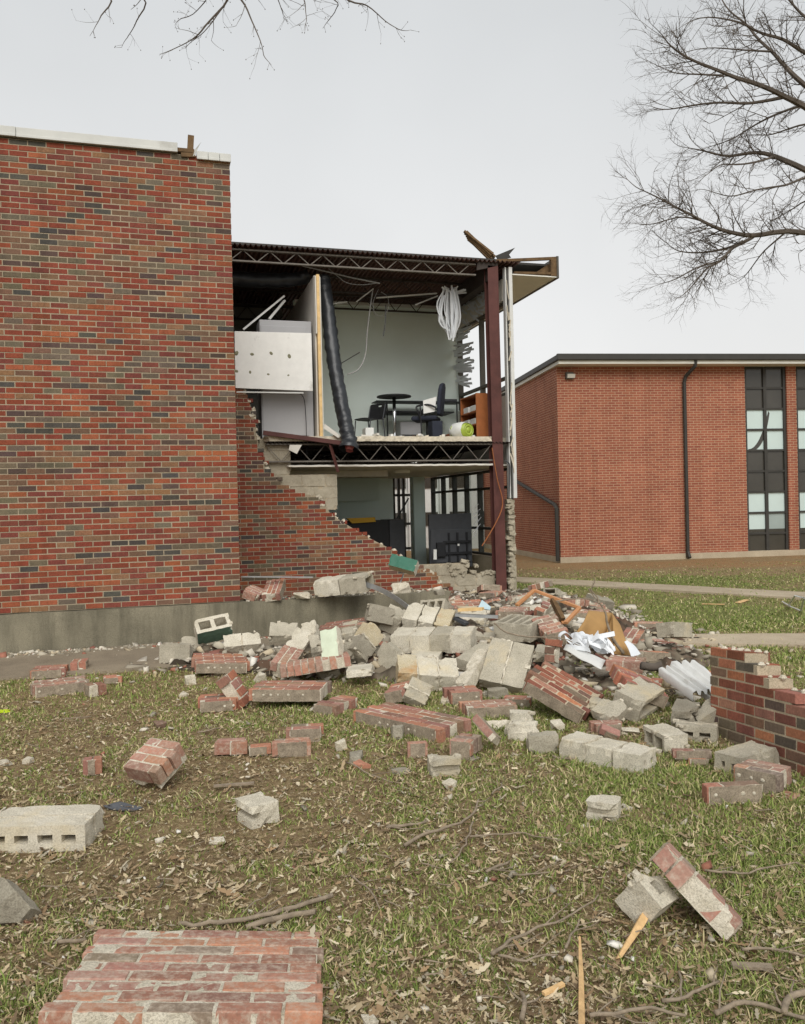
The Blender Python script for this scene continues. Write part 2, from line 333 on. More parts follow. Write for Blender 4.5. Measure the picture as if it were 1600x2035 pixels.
# brick colours (base colours of the bricks themselves)
PAL = [(lin(142, 75, 56), .28), (lin(130, 72, 61), .20), (lin(156, 90, 63), .11), (lin(142, 106, 80), .09), (lin(124, 96, 78), .12), (lin(112, 102, 86), .11), (lin(84, 81, 76), .05), (lin(92, 76, 70), .04)]
PALD = [lin(170, 114, 94), lin(160, 110, 96), lin(184, 124, 96), lin(166, 122, 108)]
BK = 1.0
def brick_col(rg, red=0.):
    if rg.random() < red: c = rg.choice(PALD)
    elif red: c = rg.choices([p[0] for p in PAL], [p[1] for p in PAL])[0]; g_ = lin(164, 146, 128); c = tuple(a*.82+b*.18 for a, b in zip(c, g_))
    else: c = rg.choices([p[0] for p in PAL], [p[1] for p in PAL])[0]
    k = BK*rg.uniform(.84, 1.14); return (c[0]*k, c[1]*k*rg.uniform(.94, 1.06), c[2]*k*rg.uniform(.92, 1.08), 1)
# ---------------------------------------------------------------- ground
_tab = np.random.default_rng(3).random((256, 256))
def vnoise(x, y):
    xi = np.floor(x).astype(int); yi = np.floor(y).astype(int); fx = x-xi; fy = y-yi; fx = fx*fx*(3-2*fx); fy = fy*fy*(3-2*fy)
    g = lambda a, b: _tab[a % 256, b % 256]
    return (g(xi, yi)*(1-fx)+g(xi+1, yi)*fx)*(1-fy)+(g(xi, yi+1)*(1-fx)+g(xi+1, yi+1)*fx)*fy
def fbm(x, y, s, o=4):
    v = 0; a = .5; t = 0
    for i in range(o): v = v+a*vnoise(x*s+17.3*i, y*s+9.1*i); t += a; a *= .55; s *= 2.1
    return v/t
def grassy(x, y):
    """how grown over the soil is: 0 bare dirt and litter, 1 lawn"""
    x = np.asarray(x, float); y = np.asarray(y, float)
    b = fbm(x+3, y+5, .9)*.8+fbm(x, y, 3.2)*.45-.24
    b = b+.10*np.clip((x-.3)/2, -1, 1)*(y < 7)+.34*np.clip((x-4.5)/2, 0, 1)*np.clip((y-7)/2, 0, 1)*np.clip((16.3-y-(x-8)*.2)/1.2, 0, 1)
    b = b-.25*np.clip((y-16.5+(x-8)*.25)/1.5, 0, 1)-.15*np.clip((1.0-x+.2*(y-3))/1.2, 0, 1)*np.clip((6.5-y)/1.5, 0, 1)
    b = b-.22*np.exp(-((x-.55)**2+(y-5.35)**2)/.18)
    return np.clip(b, 0, 1)
def gz(x, y):
    x = np.asarray(x, float); y = np.asarray(y, float)
    w = np.clip(1-np.abs(y-6)/14, 0, 1)
    return (fbm(x, y, .7, 3)-.5)*.05*w+(fbm(x, y, 4., 2)-.5)*.018*w
gx = np.unique(np.concatenate([np.array([-400, -200, -100, -50, -25, -15]), np.arange(-10, 18, .11), np.array([20, 25, 35, 60, 100, 200, 400])]))
gy = np.unique(np.concatenate([np.array([-400, -200, -80, -30, -10]), np.arange(-2, 9.5, .07), np.arange(9.5, 22, .16), np.array([24, 28, 35, 50, 80, 150, 300, 700])]))
GX, GY = np.meshgrid(gx, gy); nxg, nyg = len(gx), len(gy)
gv = np.stack([GX.ravel(), GY.ravel(), gz(GX, GY).ravel()], 1)
ii = np.arange(nxg*nyg).reshape(nyg, nxg)
gf = np.stack([ii[:-1, :-1].ravel(), ii[:-1, 1:].ravel(), ii[1:, 1:].ravel(), ii[1:, :-1].ravel()], 1)
def np_mesh(name, v, f, m, col=None, smooth=False):
    me = bpy.data.meshes.new(name); k = f.shape[1]
    me.vertices.add(len(v)); me.vertices.foreach_set('co', np.asarray(v, np.float32).ravel())
    me.loops.add(f.size); me.loops.foreach_set('vertex_index', f.astype(np.int32).ravel())
    me.polygons.add(len(f)); me.polygons.foreach_set('loop_start', np.arange(0, f.size, k, dtype=np.int32)); me.polygons.foreach_set('loop_total', np.full(len(f), k, np.int32))
    if smooth: me.polygons.foreach_set('use_smooth', np.ones(len(f), bool))
    me.update(calc_edges=True)
    if col is not None:
        a = me.attributes.new('bcol', 'FLOAT_COLOR', 'POINT'); a.data.foreach_set('color', np.asarray(col, np.float32).ravel())
    me.materials.append(m); return me
def soil_mat():
    m, t, b = nodes('soil'); v = coords(t, 'World'); g = N(t, 'ShaderNodeAttribute', attribute_name='bcol').outputs['Color']
    sp_ = N(t, 'ShaderNodeSeparateColor'); t.links.new(g, sp_.inputs[0])
    dirt = ramp(t, noise(t, v, 5., 8, .65), [(.25, lin(96, 80, 60)), (.5, lin(134, 112, 84)), (.75, lin(168, 146, 114))])
    orange = ramp(t, noise(t, v, 3., 7, .65), [(.3, lin(128, 92, 62)), (.7, lin(166, 120, 82))]); dirt = mixc(t, sp_.outputs['Green'], dirt, orange)
    straw = ramp(t, noise(t, v, 38., 6, .75), [(.38, lin(100, 84, 58)), (.52, lin(150, 132, 96)), (.68, lin(206, 188, 150))])
    c = mixc(t, ramp(t, noise(t, v, 16., 6, .7), [(.42, (0, 0, 0, 1)), (.56, (1, 1, 1, 1))]), dirt, straw)
    green = ramp(t, noise(t, v, 30., 6, .75), [(.3, lin(78, 86, 44)), (.5, lin(112, 120, 66)), (.7, lin(150, 152, 98))])
    a = N(t, 'ShaderNodeMath', operation='ADD'); t.links.new(sp_.outputs['Red'], a.inputs[0]); k = N(t, 'ShaderNodeMath', operation='MULTIPLY_ADD')
    t.links.new(noise(t, v, 11., 6, .75), k.inputs[0]); k.inputs[1].default_value = 1.3; k.inputs[2].default_value = -.65; t.links.new(k.outputs[0], a.inputs[1])
    f = ramp(t, a.outputs[0], [(.42, (0, 0, 0, 1)), (.80, (.88, .88, .88, 1))])
    c = mixc(t, f, c, green); t.links.new(c, b.inputs['Base Color']); b.inputs['Roughness'].default_value = .95; b.inputs['Specular IOR Level'].default_value = .15
    bump(t, b, noise(t, v, 45., 7, .75), .8, .03); return m
gcol = np.zeros((len(gv), 4)); gcol[:, 0] = grassy(GX, GY).ravel()
gcol[:, 1] = (np.clip((GY-17.2+(GX-9)*.28)/.8, 0, 1)*np.clip((fbm(GX, GY, .6)-.35)*5, 0, 1)).ravel(); gcol[:, 3] = 1
tagit(link('ground', np_mesh('ground', gv, gf, soil_mat(), gcol, True)), kind='structure')
# concrete paths
def path(name, quad, m, t=.035, z=.012):
    mb = MB(); pts = [Vector((p[0], p[1], z+t)) for p in quad]
    k = 10; V = []; F = []
    for i in range(k+1):
        a = pts[0].lerp(pts[1], i/k); b = pts[3].lerp(pts[2], i/k); j = Vector((0, 0, mnoise.noise(a*2)*.006))
        V += [a+j, b+j, b+j-Vector((0, 0, .12)), a+j-Vector((0, 0, .12))]
    F = [(i*4+q, i*4+(q+1) % 4, i*4+4+(q+1) % 4, i*4+4+q) for i in range(k) for q in range(4)]+[(3, 2, 1, 0), (k*4, k*4+1, k*4+2, k*4+3)]
    mb.add(V, F); return tagit(mb.obj(name, m), kind='structure')
pg = lambda x, y: P(x, y, z=.03)[:2]
path('path', [pg(985, 1153), pg(1610, 1189), pg(1610, 1177), pg(985, 1144)], MT['path'], .02)
q0, q1, q2, q3 = pg(1270, 1276), pg(1600, 1282), pg(1600, 1259), pg(1270, 1260)
ext = lambda a, b, s: (a[0]+(b[0]-a[0])*s, a[1]+(b[1]-a[1])*s)
path('path', [q0, ext(q0, q1, 2.5), ext(q3, q2, 2.5), q3], MT['path'], .02)
path('path', [(-9, 9.05), (1.35, 8.85), (1.35, 10.49), (-9, 10.49)], MT['apron'], .012)
# ---------------------------------------------------------------- brick pieces and walls
BL, BH, MJ = .2032, .0677, .0095      # brick pitch along and across, joint
def brick_mesh(L, H, D, seed, ragged=0., base=None):
    """one brick: front face at z=0 in the XY plane, body towards -z, arrises eased"""
    rg = random.Random(seed); b = .0035; V = []
    for (ins, z) in ((b, 0), (0, -b), (0, -D)):
        for sx, sy in ((-1, -1), (1, -1), (1, 1), (-1, 1)):
            j = .0012+(ragged if (sx > 0) else 0)
            V.append((sx*(L/2-ins)+rg.uniform(-j, j), sy*(H/2-ins)+rg.uniform(-.001, .001), z+rg.uniform(-.0008, .0008)))
    F = [(0, 1, 2, 3), (11, 10, 9, 8)]+[(r*4+4+j, r*4+4+(j+1) % 4, r*4+(j+1) % 4, r*4+j) for r in (0, 1) for j in range(4)]
    return V, F
_bm = {}
def brick_me(kind, D, m):
    key = (kind, round(D, 3), m.name)
    if key not in _bm:
        L = {'f': BL-MJ, 'h': BL/2-MJ}[kind[0]]; V, F = brick_mesh(L, BH-MJ, D, hash(key) % 999 if False else len(_bm)*7+3); _bm[key] = pydata('brick', V, F, m)
    return _bm[key]
def brick_obj(parent, M, L, D, m, rg, red=0., col=None):
    """brick of length L, its face centred on M; alike bricks share one mesh and are stretched to length"""
    kind = ('f' if L > .13 else 'h')+str(rg.randrange(4)); base = (BL-MJ) if L > .13 else (BL/2-MJ)
    o = bpy.data.objects.new('brick', brick_me(kind, D, m)); COL.objects.link(o); o.parent = parent
    o.matrix_local = M @ Matrix.Diagonal((L/base, 1, 1, 1)); o.color = col or brick_col(rg, red); return o
def wall_bricks(parent, org, ex, up, nrm, L, courses, xlim, m_obj, keep=300, start_half=True, seed=1, score=None, x0=0., D=.085):
    """running bond on a wall face; xlim(course)->(lo,hi). The ones that show largest become objects, the rest one joined part"""
    rg = random.Random(seed); ex = Vector(ex); up = Vector(up); nrm = Vector(nrm); org = Vector(org); items = []
    for c in range(courses):
        lo, hi = xlim(c); off = (BL/2 if (c % 2) == start_half else 0); k = math.floor((lo-off)/BL)-1
        prev = brick_col(rg)
        while True:
            a = off+k*BL+MJ/2; b = a+BL-MJ; k += 1
            if a > hi: break
            a2, b2 = max(a, lo), min(b, hi)
            if b2-a2 < .035: continue
            col = prev if rg.random() < .18 else brick_col(rg); prev = col
            jit = rg.uniform(-.0022, .0022)
            items.append(((a2+b2)/2, (c+.5)*BH, b2-a2, jit, col))
    def mat(x, z, j):
        p = org+ex*x+up*z+nrm*(.003+j)
        return Matrix(((ex.x, up.x, nrm.x, p.x), (ex.y, up.y, nrm.y, p.y), (ex.z, up.z, nrm.z, p.z), (0, 0, 0, 1)))
    items.sort(key=lambda it: score(org+ex*it[0]+up*it[1], it[2]) if score else 0)
    for x, z, l, j, col in items[:keep]: brick_obj(parent, mat(x, z, j), l, D, m_obj, rg, col=col)
    mb = MB()
    for x, z, l, j, col in items[keep:]:
        V, F = brick_mesh(l, BH-MJ, D, rg.random()); M = mat(x, z, j); mb.add([M @ Vector(v) for v in V], F, col)
    if mb.v: tagit(mb.obj('brick', MT['brick_joined'], parent), kind='stuff')
def show_score(p, l):
    v = p-CAM; d = v.dot(_f); px = 800+FPX*v.dot(_r)/d; py = 1017.5-FPX*v.dot(_u)/d
    return (0 if (5 < px < 1595 and 5 < py < 2030) else 1e3)+d/(l+.02)*.05
# ---------------------------------------------------------------- the damaged school
YN, YS = 10.6, 13.7; XR = .95; XL = .95-39*.2032; ZP = .47; ZT = ZP+82*BH
school = empty('school_building', 'two-storey red brick school wing with its end wall torn open', 'building', Matrix.Translation((1.5, 12, 0)))
SI = school.matrix_world.inverted()
def spart(o): o.parent = school; o.matrix_parent_inverse = SI; return o
def sbox(name, a, b, m, bevel=0):
    return spart(MB().box(a, b).obj(name, m, None, bevel))
near = spart(MB().box((XL, YN, ZP), (XR-.004, YN+.22, ZT)).box((XR-.22, YN+.22, ZP), (XR-.004, 22, ZT)).obj('brick_wall', MT['mortar_wall']))
wall_bricks(near, (XL, YN, ZP), (1, 0, 0), (0, 0, 1), (0, -1, 0), XR-XL, 82, lambda c: (0, XR-XL), MT['brick'], 300, True, 11, show_score)
wall_bricks(near, (XR, YN, ZP), (0, 1, 0), (0, 0, 1), (1, 0, 0), 11, 82, lambda c: (.1, 11.2), MT['brick'], 0, True, 12)
# a few anchor-hole patches and scars of flying debris stay colour only; the coping is metal
def coping(x0, x1, z0, z1, n, droop=0.):
    mb = MB(); k = n
    for i in range(k):
        a, b = x0+(x1-x0)*i/k+.002, x0+(x1-x0)*(i+1)/k-.002; dz = droop*RNG.uniform(-1, 1)
        mb.box((a, YN-.05, z0+dz), (b, YN+.30, z1+dz)); mb.box((a, YN-.058, z0+dz-.012), (b, YN-.048, z0+dz+.02))
    return spart(mb.obj('coping', MT['coping'], None, .004))
coping(XL, .32, ZT+.02, ZT+.125, 4, .003); coping(.545, XR+.012, ZT-.045, ZT+.045, 3, .002)
sbox('roof', (XL, YN+.32, ZT-.06), (XR-.02, 22, ZT+.03), MT['bronze'])
brk = MB(); brk.box((.30, YN-.02, ZT+.03), (.52, YN+.2, ZT+.075)); brk.bar((.47, YN+.02, ZT+.05), (.485, YN+.02, ZT+.25), .075, .05); brk.bar((.36, YN-.015, ZT-.01), (.53, YN-.015, ZT+.0), .03, .05)
spart(brk.obj('broken_nailer', MT['wood_dark'])); 
spart(MB().prism([(.50, YN-.03, ZT-.02), (.525, YN-.04, ZT+.06), (.60, YN-.06, ZT+.15), (.56, YN-.04, ZT+.08), (.53, YN-.03, ZT+.0)], (0, -1, 0), .006).obj('torn_flashing', MT['coping']))
# plinth / low concrete wall
V, F = rough_solid((XL, 3.73), (YN-.09, YN+.27), (-.25, .462), seg=.14, amp=.006, fr=3., chips=14, chip=.06, seed=4)
spart(link('plinth', pydata('plinth', V, F, MT['plinth'])))
# set-back end wall, broken on a diagonal
EDGE = [(-.2, 5.2)]+[(q.z, q.x) for q in (P(x, y, Y=YS) for x, y in ((934, 1203), (860, 1137), (820, 1120), (785, 1094), (720, 1059), (676, 1032), (641, 1002), (639, 986), (591, 981), (571, 967), (532, 932), (519, 899), (513, 866), (513, 835), (500, 800), (488, 776)))]+[(3.8, 1.30), (6, 1.28)]
def edge(z, tab=EDGE):
    for (z0, x0), (z1, x1) in zip(tab, tab[1:]):
        if z <= z1: return x0+(x1-x0)*(z-z0)/(z1-z0)
    return tab[-1][1]
SX0, SZ0 = XR, -.15
rgE = random.Random(5); jit = [rgE.uniform(-.09, .07) for _ in range(120)]
poly = [(SX0, SZ0)]+[(edge(z)-.035+mnoise.noise(Vector((z*6, 0, 0)))*.04, z) for z in np.arange(SZ0, 3.9, .06)]+[(SX0, 3.9)]
back = spart(MB().prism([(x, YS, z) for x, z in poly], (0, -1, 0), .10).obj('brick_wall', MT['mortar_wall']))
wall_bricks(back, (SX0, YS, SZ0), (1, 0, 0), (0, 0, 1), (0, -1, 0), 5, 60, lambda c: (0, edge(SZ0+(c+.5)*BH)-SX0+jit[c]), MT['brick'], 300, True, 21, show_score)
cru = MB()
for i in range(60):     # torn mortar along the diagonal break
    z = RNG.uniform(-.1, 3.6); a = RNG.uniform(.012, .035); V, F = rough_solid((-a*1.4, a*1.4), (-.04, .04), (-a*.7, a*.7), seg=.02, amp=.012, fr=30, chips=3, chip=.03, seed=400+i); Mx = Matrix.Translation((edge(z)+RNG.uniform(-.07, .0), YS+RNG.uniform(.03, .08), z)) @ Matrix.Rotation(RNG.uniform(-.8, .8), 4, 'Y'); cru.add([Mx @ v for v in V], F)
tagit(spart(cru.obj('torn_mortar', MT['mortar_white'])), kind='stuff')
# inner concrete block leaf
CE = [(-.2, 5.76), (.38, 5.76), (.42, 5.3), (.58, 5.1), (.62, 4.1), (1.0, 3.5), (1.3, 3.0), (1.5, 2.72), (1.56, 2.895), (P(640, 944, Y=YS).z, 2.895), (P(640, 943, Y=YS).z, 2.115), (P(550, 872, Y=YS).z, 2.115), (P(550, 871, Y=YS).z, 1.66), (3.0, 1.66)]
ZB0 = P(550, 871, Y=YS).z-14*.2; bw = MB(); rows = []
for r in range(14):
    z = ZB0+r*.2; hi = edge(z+.1, CE); lo = max(XR+.02, min(edge(z+.1)-.55, hi-.3)); rows.append((z, lo, hi)); bw.box((lo, YS+.115, z), (hi-.03, YS+.285, z+.2))
leaf = spart(bw.obj('block_wall', MT['mortar']))
_blk = []
for s_ in range(5):
    V, F = rough_solid((-.195, .195), (0, .19), (-.095, .095), seg=.04, amp=.004, fr=14, chips=7, chip=.045, seed=60+s_, amp2=.003); _blk.append(pydata('concrete_block', V, F, MT['block_inner']))
for i, (z, lo, hi) in enumerate(rows):
    x = hi; first = True
    while x > lo+.08:
        l = min(.39 if (not first or i % 2) else .20, x-lo); o = link('concrete_block', _blk[RNG.randrange(5)], None, leaf)
        o.matrix_local = Matrix.Translation((x-l/2, YS+.105+RNG.uniform(-.004, .004), z+.1)) @ Matrix.Diagonal((l/.39, 1, 1, 1)); x -= l+.008; first = False
# jamb pier right of the steel column
for i in range(9):
    z = -.1+i*.2; o = link('concrete_block', _blk[i % 5], None, leaf)
    o.matrix_local = Matrix.Translation((6.075+(.015 if 2 < i < 7 else 0)*RNG.uniform(-1, 1), YS+.10+RNG.uniform(-.02, .02), z+.1)) @ Matrix.Diagonal((.36, 1, 1, 1))
rag = MB()
def stub(x, y, z, a, b, c, sd):
    V, F = rough_solid((-a, a), (-b, b), (-c, c), seg=.03, amp=.012, fr=22, chips=5, chip=.06, seed=sd, amp2=.004); Mx = Matrix.Translation((x, y, z)) @ Matrix.Rotation(RNG.uniform(-.3, .3), 4, 'Y'); rag.add([Mx @ v for v in V], F)
for i in range(17): stub(6.03+RNG.uniform(-.03, .04), YS+.03+RNG.uniform(0, .04), .15+i*.095, RNG.uniform(.03, .07), .05, RNG.uniform(.03, .055), 300+i)   # torn masonry down the jamb
for i in range(12): stub(RNG.uniform(4.6, 5.72), YS+.12, RNG.uniform(.38, .62), RNG.uniform(.03, .08), .05, RNG.uniform(.02, .05), 330+i)
tagit(spart(rag.obj('torn_mortar', MT['block_inner'])), kind='stuff')
# steel column (I-section) and roof beam end
cx = 5.82; c0 = P(1006, 1195, Y=YS+.1); c1 = P(986, 530, Y=YS+.1); lx = (c1.x-c0.x)
colm = MB()
for (a, b, c, d) in ((-.10, .10, 0, .014), (-.10, .10, .166, .18), (-.006, .006, .014, .166)):
    colm.add([(5.815+a, YS+.0+c, -.2), (5.815+b, YS+c, -.2), (5.815+b, YS+d, -.2), (5.815+a, YS+d, -.2), (5.785+a, YS+c, 5.86), (5.785+b, YS+c, 5.86), (5.785+b, YS+d, 5.86), (5.785+a, YS+d, 5.86)],
             [(0, 1, 2, 3), (7, 6, 5, 4), (0, 4, 5, 1), (1, 5, 6, 2), (2, 6, 7, 3), (3, 7, 4, 0)])
spart(colm.obj('steel_column', MT['steel_red'], None, .003))
sbox('steel_beam', (5.70, YS+.02, 5.60), (5.88, YS+8, 5.90), MT['joist_dark'])
spart(MB().prism([(5.48, YS+.0, 5.76), (5.88, YS, 5.86), (5.88, YS, 5.94), (5.5, YS, 5.94)], (0, -1, 0), .05).obj('steel_beam', MT['joist_dark']))
# roof deck: corrugated sheet, ribs running into the building
def deck(name, x0, x1, y0, y1, z, amp, pitch, m, th=.004, fl=.55):
    n = int((x1-x0)/pitch*4); V = []; F = []
    for i in range(n+1):
        x = x0+(x1-x0)*i/n; zz = z+amp*(-1, -1, 1, 1)[i % 4]
        V += [(x, y0, zz), (x, y1, zz), (x, y1, zz-th), (x, y0, zz-th)]
    F = [(i*4+q, i*4+(q+1) % 4, i*4+4+(q+1) % 4, i*4+4+q) for i in range(n) for q in range(4)]
    mb = MB(); mb.add(V, F); return spart(mb.obj(name, m))
deck('roof_deck', XR+.01, 6.3, YS-.06, 24, 5.925, .018, .085, MT['deck'])
sbox('roof', (XR+.01, YS+.02, 5.945), (6.3, 24, 5.985), MT['bronze'])
def joist(y, z0, z1, x0, x1, m, pitch=.44, wd=.014):
    mb = MB()
    for z in (z0, z1):
        mb.box((x0, y-.032, z-.012), (x1, y-.006, z+.012)); mb.box((x0, y+.006, z-.012), (x1, y+.032, z+.012))
    n = int((x1-x0)/pitch)
    for i in range(n):
        a = x0+i*pitch; mb.bar((a, y, z0), (a+pitch/2, y, z1), wd); mb.bar((a+pitch/2, y, z1), (a+pitch, y, z0), wd)
    return spart(mb.obj('bar_joist', m))
joist(YS+.06, 5.87, 5.685, XR+.02, 5.47, MT['joist'])
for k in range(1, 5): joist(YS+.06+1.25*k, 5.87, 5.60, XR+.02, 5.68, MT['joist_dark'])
# floor of the upper storey
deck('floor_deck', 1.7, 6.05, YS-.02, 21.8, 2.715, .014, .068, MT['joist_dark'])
V, F = rough_solid((1.68, 5.70), (YS-.03, 21.8), (2.735, 2.82), seg=.11, amp=.006, fr=9, chips=30, chip=.05, seed=9)
def seg_slab(): # the long slab only needs detail at its broken edge
    return rough_solid((1.68, 5.72), (YS-.03, YS+.3), (2.735, 2.82), seg=.05, amp=.009, fr=12, chips=40, chip=.05, seed=9)
V, F = seg_slab(); spart(link('floor_slab', pydata('floor_slab', V, F, MT['insul'])))
sbox('floor_slab', (1.68, YS+.29, 2.737), (6.05, 21.8, 2.818), MT['block_grey'])
sbox('floor_slab', (5.72, YS+.2, 2.737), (6.05, YS+.29, 2.818), MT['block_grey'])
joist(YS+.05, 2.69, 2.405, 1.7, 5.72, MT['joist'], .50, .011)
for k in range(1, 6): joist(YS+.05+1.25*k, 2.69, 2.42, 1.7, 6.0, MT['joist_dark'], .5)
spart(MB().bar(P(523, 860, Y=YS-.05), P(690, 882, Y=YS-.12), .085, .07).obj('edge_angle', MT['steel_red']))
spart(MB().bar(P(655, 878, Y=YS-.08), P(672, 938, Y=YS-.16), .085, .02).obj('edge_angle', MT['steel_red']))
# ceiling of the lower room with a torn front edge
V, F = rough_solid((2.05, 5.74), (YS+.0, YS+.25), (2.312, 2.342), seg=.06, amp=.008, fr=10, chips=30, chip=.04, seed=19)
spart(link('ceiling', pydata('ceiling', V, F, MT['plaster']))); sbox('ceiling', (1.2, YS+.25, 2.315), (6.12, 19.6, 2.34), MT['plaster'])
sbox('ceiling_beam', (XR+.02, YS+1.6, 2.20), (4.2, YS+1.75, 2.314), MT['plaster'])
# rooms
sbox('interior_wall', (2.66, 16.5, 2.82), (6.15, 16.6, 5.78), MT['mint_wall'])
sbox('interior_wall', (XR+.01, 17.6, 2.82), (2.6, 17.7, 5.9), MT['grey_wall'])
sbox('wall_trim', (2.68, 16.465, 5.74), (6.15, 16.50, 5.80), MT['white_metal'])
sbox('interior_wall', (2.585, YS+.14, 2.825), (2.61, 17.6, 5.54), MT['plaster']); sbox('interior_wall', (2.665, YS+.14, 2.825), (2.69, 16.5, 5.54), MT['plaster'])
st = MB().box((2.613, YS+.05, 2.825), (2.662, YS+.14, 5.54)); st.box((2.613, YS+.14, 5.48), (2.662, 16.4, 5.535)); spart(st.obj('wall_stud', MT['wood']))
sbox('interior_wall', (2.588, YS+.06, 4.55), (2.609, YS+.14, 5.52), MT['plaster']); sbox('interior_wall', (2.666, YS+.06, 2.83), (2.682, YS+.14, 5.50), MT['plaster'])
sbox('interior_wall', (XR+.02, 19.4, -.1), (5.45, 19.5, 2.31), MT['mint_wall_low']); sbox('interior_wall', (XR+.02, 19.0, 1.78), (5.0, 19.39, 2.31), MT['mint_wall_low'])
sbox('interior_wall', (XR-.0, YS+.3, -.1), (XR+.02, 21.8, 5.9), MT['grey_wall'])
sbox('pillar', (5.72, 18.6, -.1), (6.0, 18.9, 2.31), MT['mint_wall_low']); sbox('floor', (XR+.02, YS+.3, -.14), (6.1, 22, -.02), MT['block_grey'])
# window walls on the side (plane X = 6.2): storeys of frames and panes
def window(y0, y1, z0, z1, cols, rws, x=6.17, glass=(), m='bronze', w=.055):
    fr = MB(); ys = [y0+(y1-y0)*i/cols for i in range(cols+1)]; zs = rws
    for y in ys: fr.box((x-.05, y-w/2, z0), (x+.05, y+w/2, z1))
    for z in zs: fr.box((x-.042, y0+w/2, z-.025), (x+.042, y1-w/2, z+.025))
    o = spart(fr.obj('window', MT[m]))
    for i in range(cols):
        for j in range(len(zs)-1):
            if (i, j) in glass: continue
            MB().box((x-.004, ys[i]+w/2, zs[j]+.025), (x+.004, ys[i+1]-w/2, zs[j+1]-.025)).obj('pane', MT['glass'], o)
    return o
window(YS+.35, 18.5, .62, 2.28, 6, [.645, 1.15, 1.93, 2.26], glass=((0, 2), (1, 2), (0, 1)))
window(YS+.32, 16.48, 3.62, 5.30, 2, [3.64, 3.93, 5.28], glass=((0, 1), (1, 1), (0, 0)), m='bronze_edge')
sbox('spandrel', (6.1, YS+.3, 2.30), (6.24, 19.5, 3.60), MT['plaster']); sbox('spandrel', (6.1, YS+.3, -.1), (6.24, 19.5, .6), MT['block_inner']); sbox('spandrel', (6.08, YS+.3, 5.32), (6.24, 24, 5.72), MT['plaster'])
sbox('spandrel', (6.1, 16.62, 3.6), (6.24, 24, 5.32), MT['mint_wall'])
wb_ = MB()  # windows at the far end of the lower room
for y in (19.45,):
    for x in (5.47, 5.60, 5.72): wb_.box((x-.025, y-.05, 0), (x+.025, y+.05, 2.31))
    for z in (.6, 1.2, 1.9): wb_.box((5.45, y-.03, z-.03), (6.1, y+.03, z+.03))
spart(wb_.obj('window', MT['bronze']))
# white window post and torn jamb at the corner
mp_ = MB(); mp_.box((6.10, YS+.02, 1.72), (6.165, YS+.12, 5.86)); mp_.box((6.035, YS+.05, 1.72), (6.06, YS+.16, 5.86)); spart(mp_.obj('window_post', MT['white_metal'], None, .004))
sbox('window_post', (6.06, YS+.07, 1.72), (6.10, YS+.14, 5.84), MT['bronze'])
im = MB()
for i in range(26):
    z = RNG.uniform(1.9, 5.6); im.bar((6.075+RNG.uniform(-.03, .03), YS+.0, z), (6.08+RNG.uniform(-.04, .04), YS+.01, z+RNG.uniform(.06, .3)), .012, .02)
tagit(spart(im.obj('torn_insulation', MT['insul'])), kind='stuff')
# roof overhang on the right with fascia and soffit
ov = MB(); ov.prism([(6.16, YS-.0, 5.735), (7.03, YS, 5.735), (7.03, 24, 5.735), (6.16, 24, 5.735)], (0, 0, 1), .02); spart(ov.obj('soffit', MT['soffit']))
fa = MB(); fa.box((7.03, YS-.02, 5.70), (7.07, 24, 6.10)); spart(fa.obj('fascia', MT['bronze_edge']))
fe = MB(); fe.bar((5.86, YS+.02, 5.95), (7.05, YS+.02, 6.07), .05, .05); fe.box((6.92, YS-.01, 5.74), (7.03, YS+.06, 6.06)); fe.bar((6.2, YS+.03, 5.76), (6.95, YS+.03, 5.79), .05, .04)
fe.prism([(6.55, YS+.1, 5.74), (7.0, YS+.1, 5.74), (7.0, YS+.1, 6.03)], (0, -1, 0), .03); spart(fe.obj('outrigger', MT['wood_dark']))
spart(MB().box((6.3, YS+.35, 6.02), (7.06, 24, 6.06)).obj('roof', MT['bronze']))
# torn roof boards standing up at the corner
b0, b1 = P(925, 470, Y=YS+.25), P(978, 508, Y=YS+.2)
tb = MB()
for k in range(7):
    j = Vector((.012*k, .012*k, -.022*k)); tb.bar(b0+j+Vector((RNG.uniform(-.03, .02), 0, RNG.uniform(-.01, .03)))-Vector((0, 0, -.09)), b1+j+Vector((RNG.uniform(-.1, .06), 0, .03)), .05, .03, (.3, -1, .4))
spart(tb.obj('torn_roof_board', MT['wood_dark']))
spart(MB().prism([P(985, 508, Y=YS+.1), P(1024, 492, Y=YS+.1), P(1012, 506, Y=YS+.1), P(1016, 512, Y=YS+.1), P(990, 518, Y=YS+.1)], (0, -1, 0), .01).obj('torn_flashing', MT['bronze']))
# ---------------------------------------------------------------- building across the lawn
fb0 = P(1115, 1119, z=0); fb1 = P(1600, 1103, z=0); fx = (fb1-fb0).normalized(); fy = Vector((-fx.y, fx.x, 0))
FM = Matrix(((fx.x, fy.x, 0, fb0.x), (fx.y, fy.y, 0, fb0.y), (0, 0, 1, 0), (0, 0, 0, 1)))
far = empty('brick_building', 'intact red brick school building with dark roof edge across the lawn', 'building', FM)
def fpart(mb, name, m, parent=None, bevel=0): return mb.obj(name, m, parent or far, bevel)
def inv_px(px, py, y=0.):   # point on the facade plane in the building's own frame
    v = FM.to_3x3().inverted() @ ray(px, py); o = FM.inverted() @ CAM; t = (y-o.y)/v.y; return o+v*t
TOPB = inv_px(1300, 728).z; FL, FD = 16., 14.
w0, w1 = inv_px(1483, 900).x, inv_px(1566, 900).x; w2, w3 = inv_px(1585, 900).x, inv_px(1585, 900).x+(w1-w0)
zb, zt = inv_px(1530, 1101).z, TOPB-.02
xs = [0, w0, w1, w2, w3, FL]
wl = MB()
for a, b in ((0, w0), (w1, w2), (w3, FL)): wl.box((a, 0, .16), (b, .3, TOPB))
wl.box((0, .3, .16), (.3, FD, TOPB))
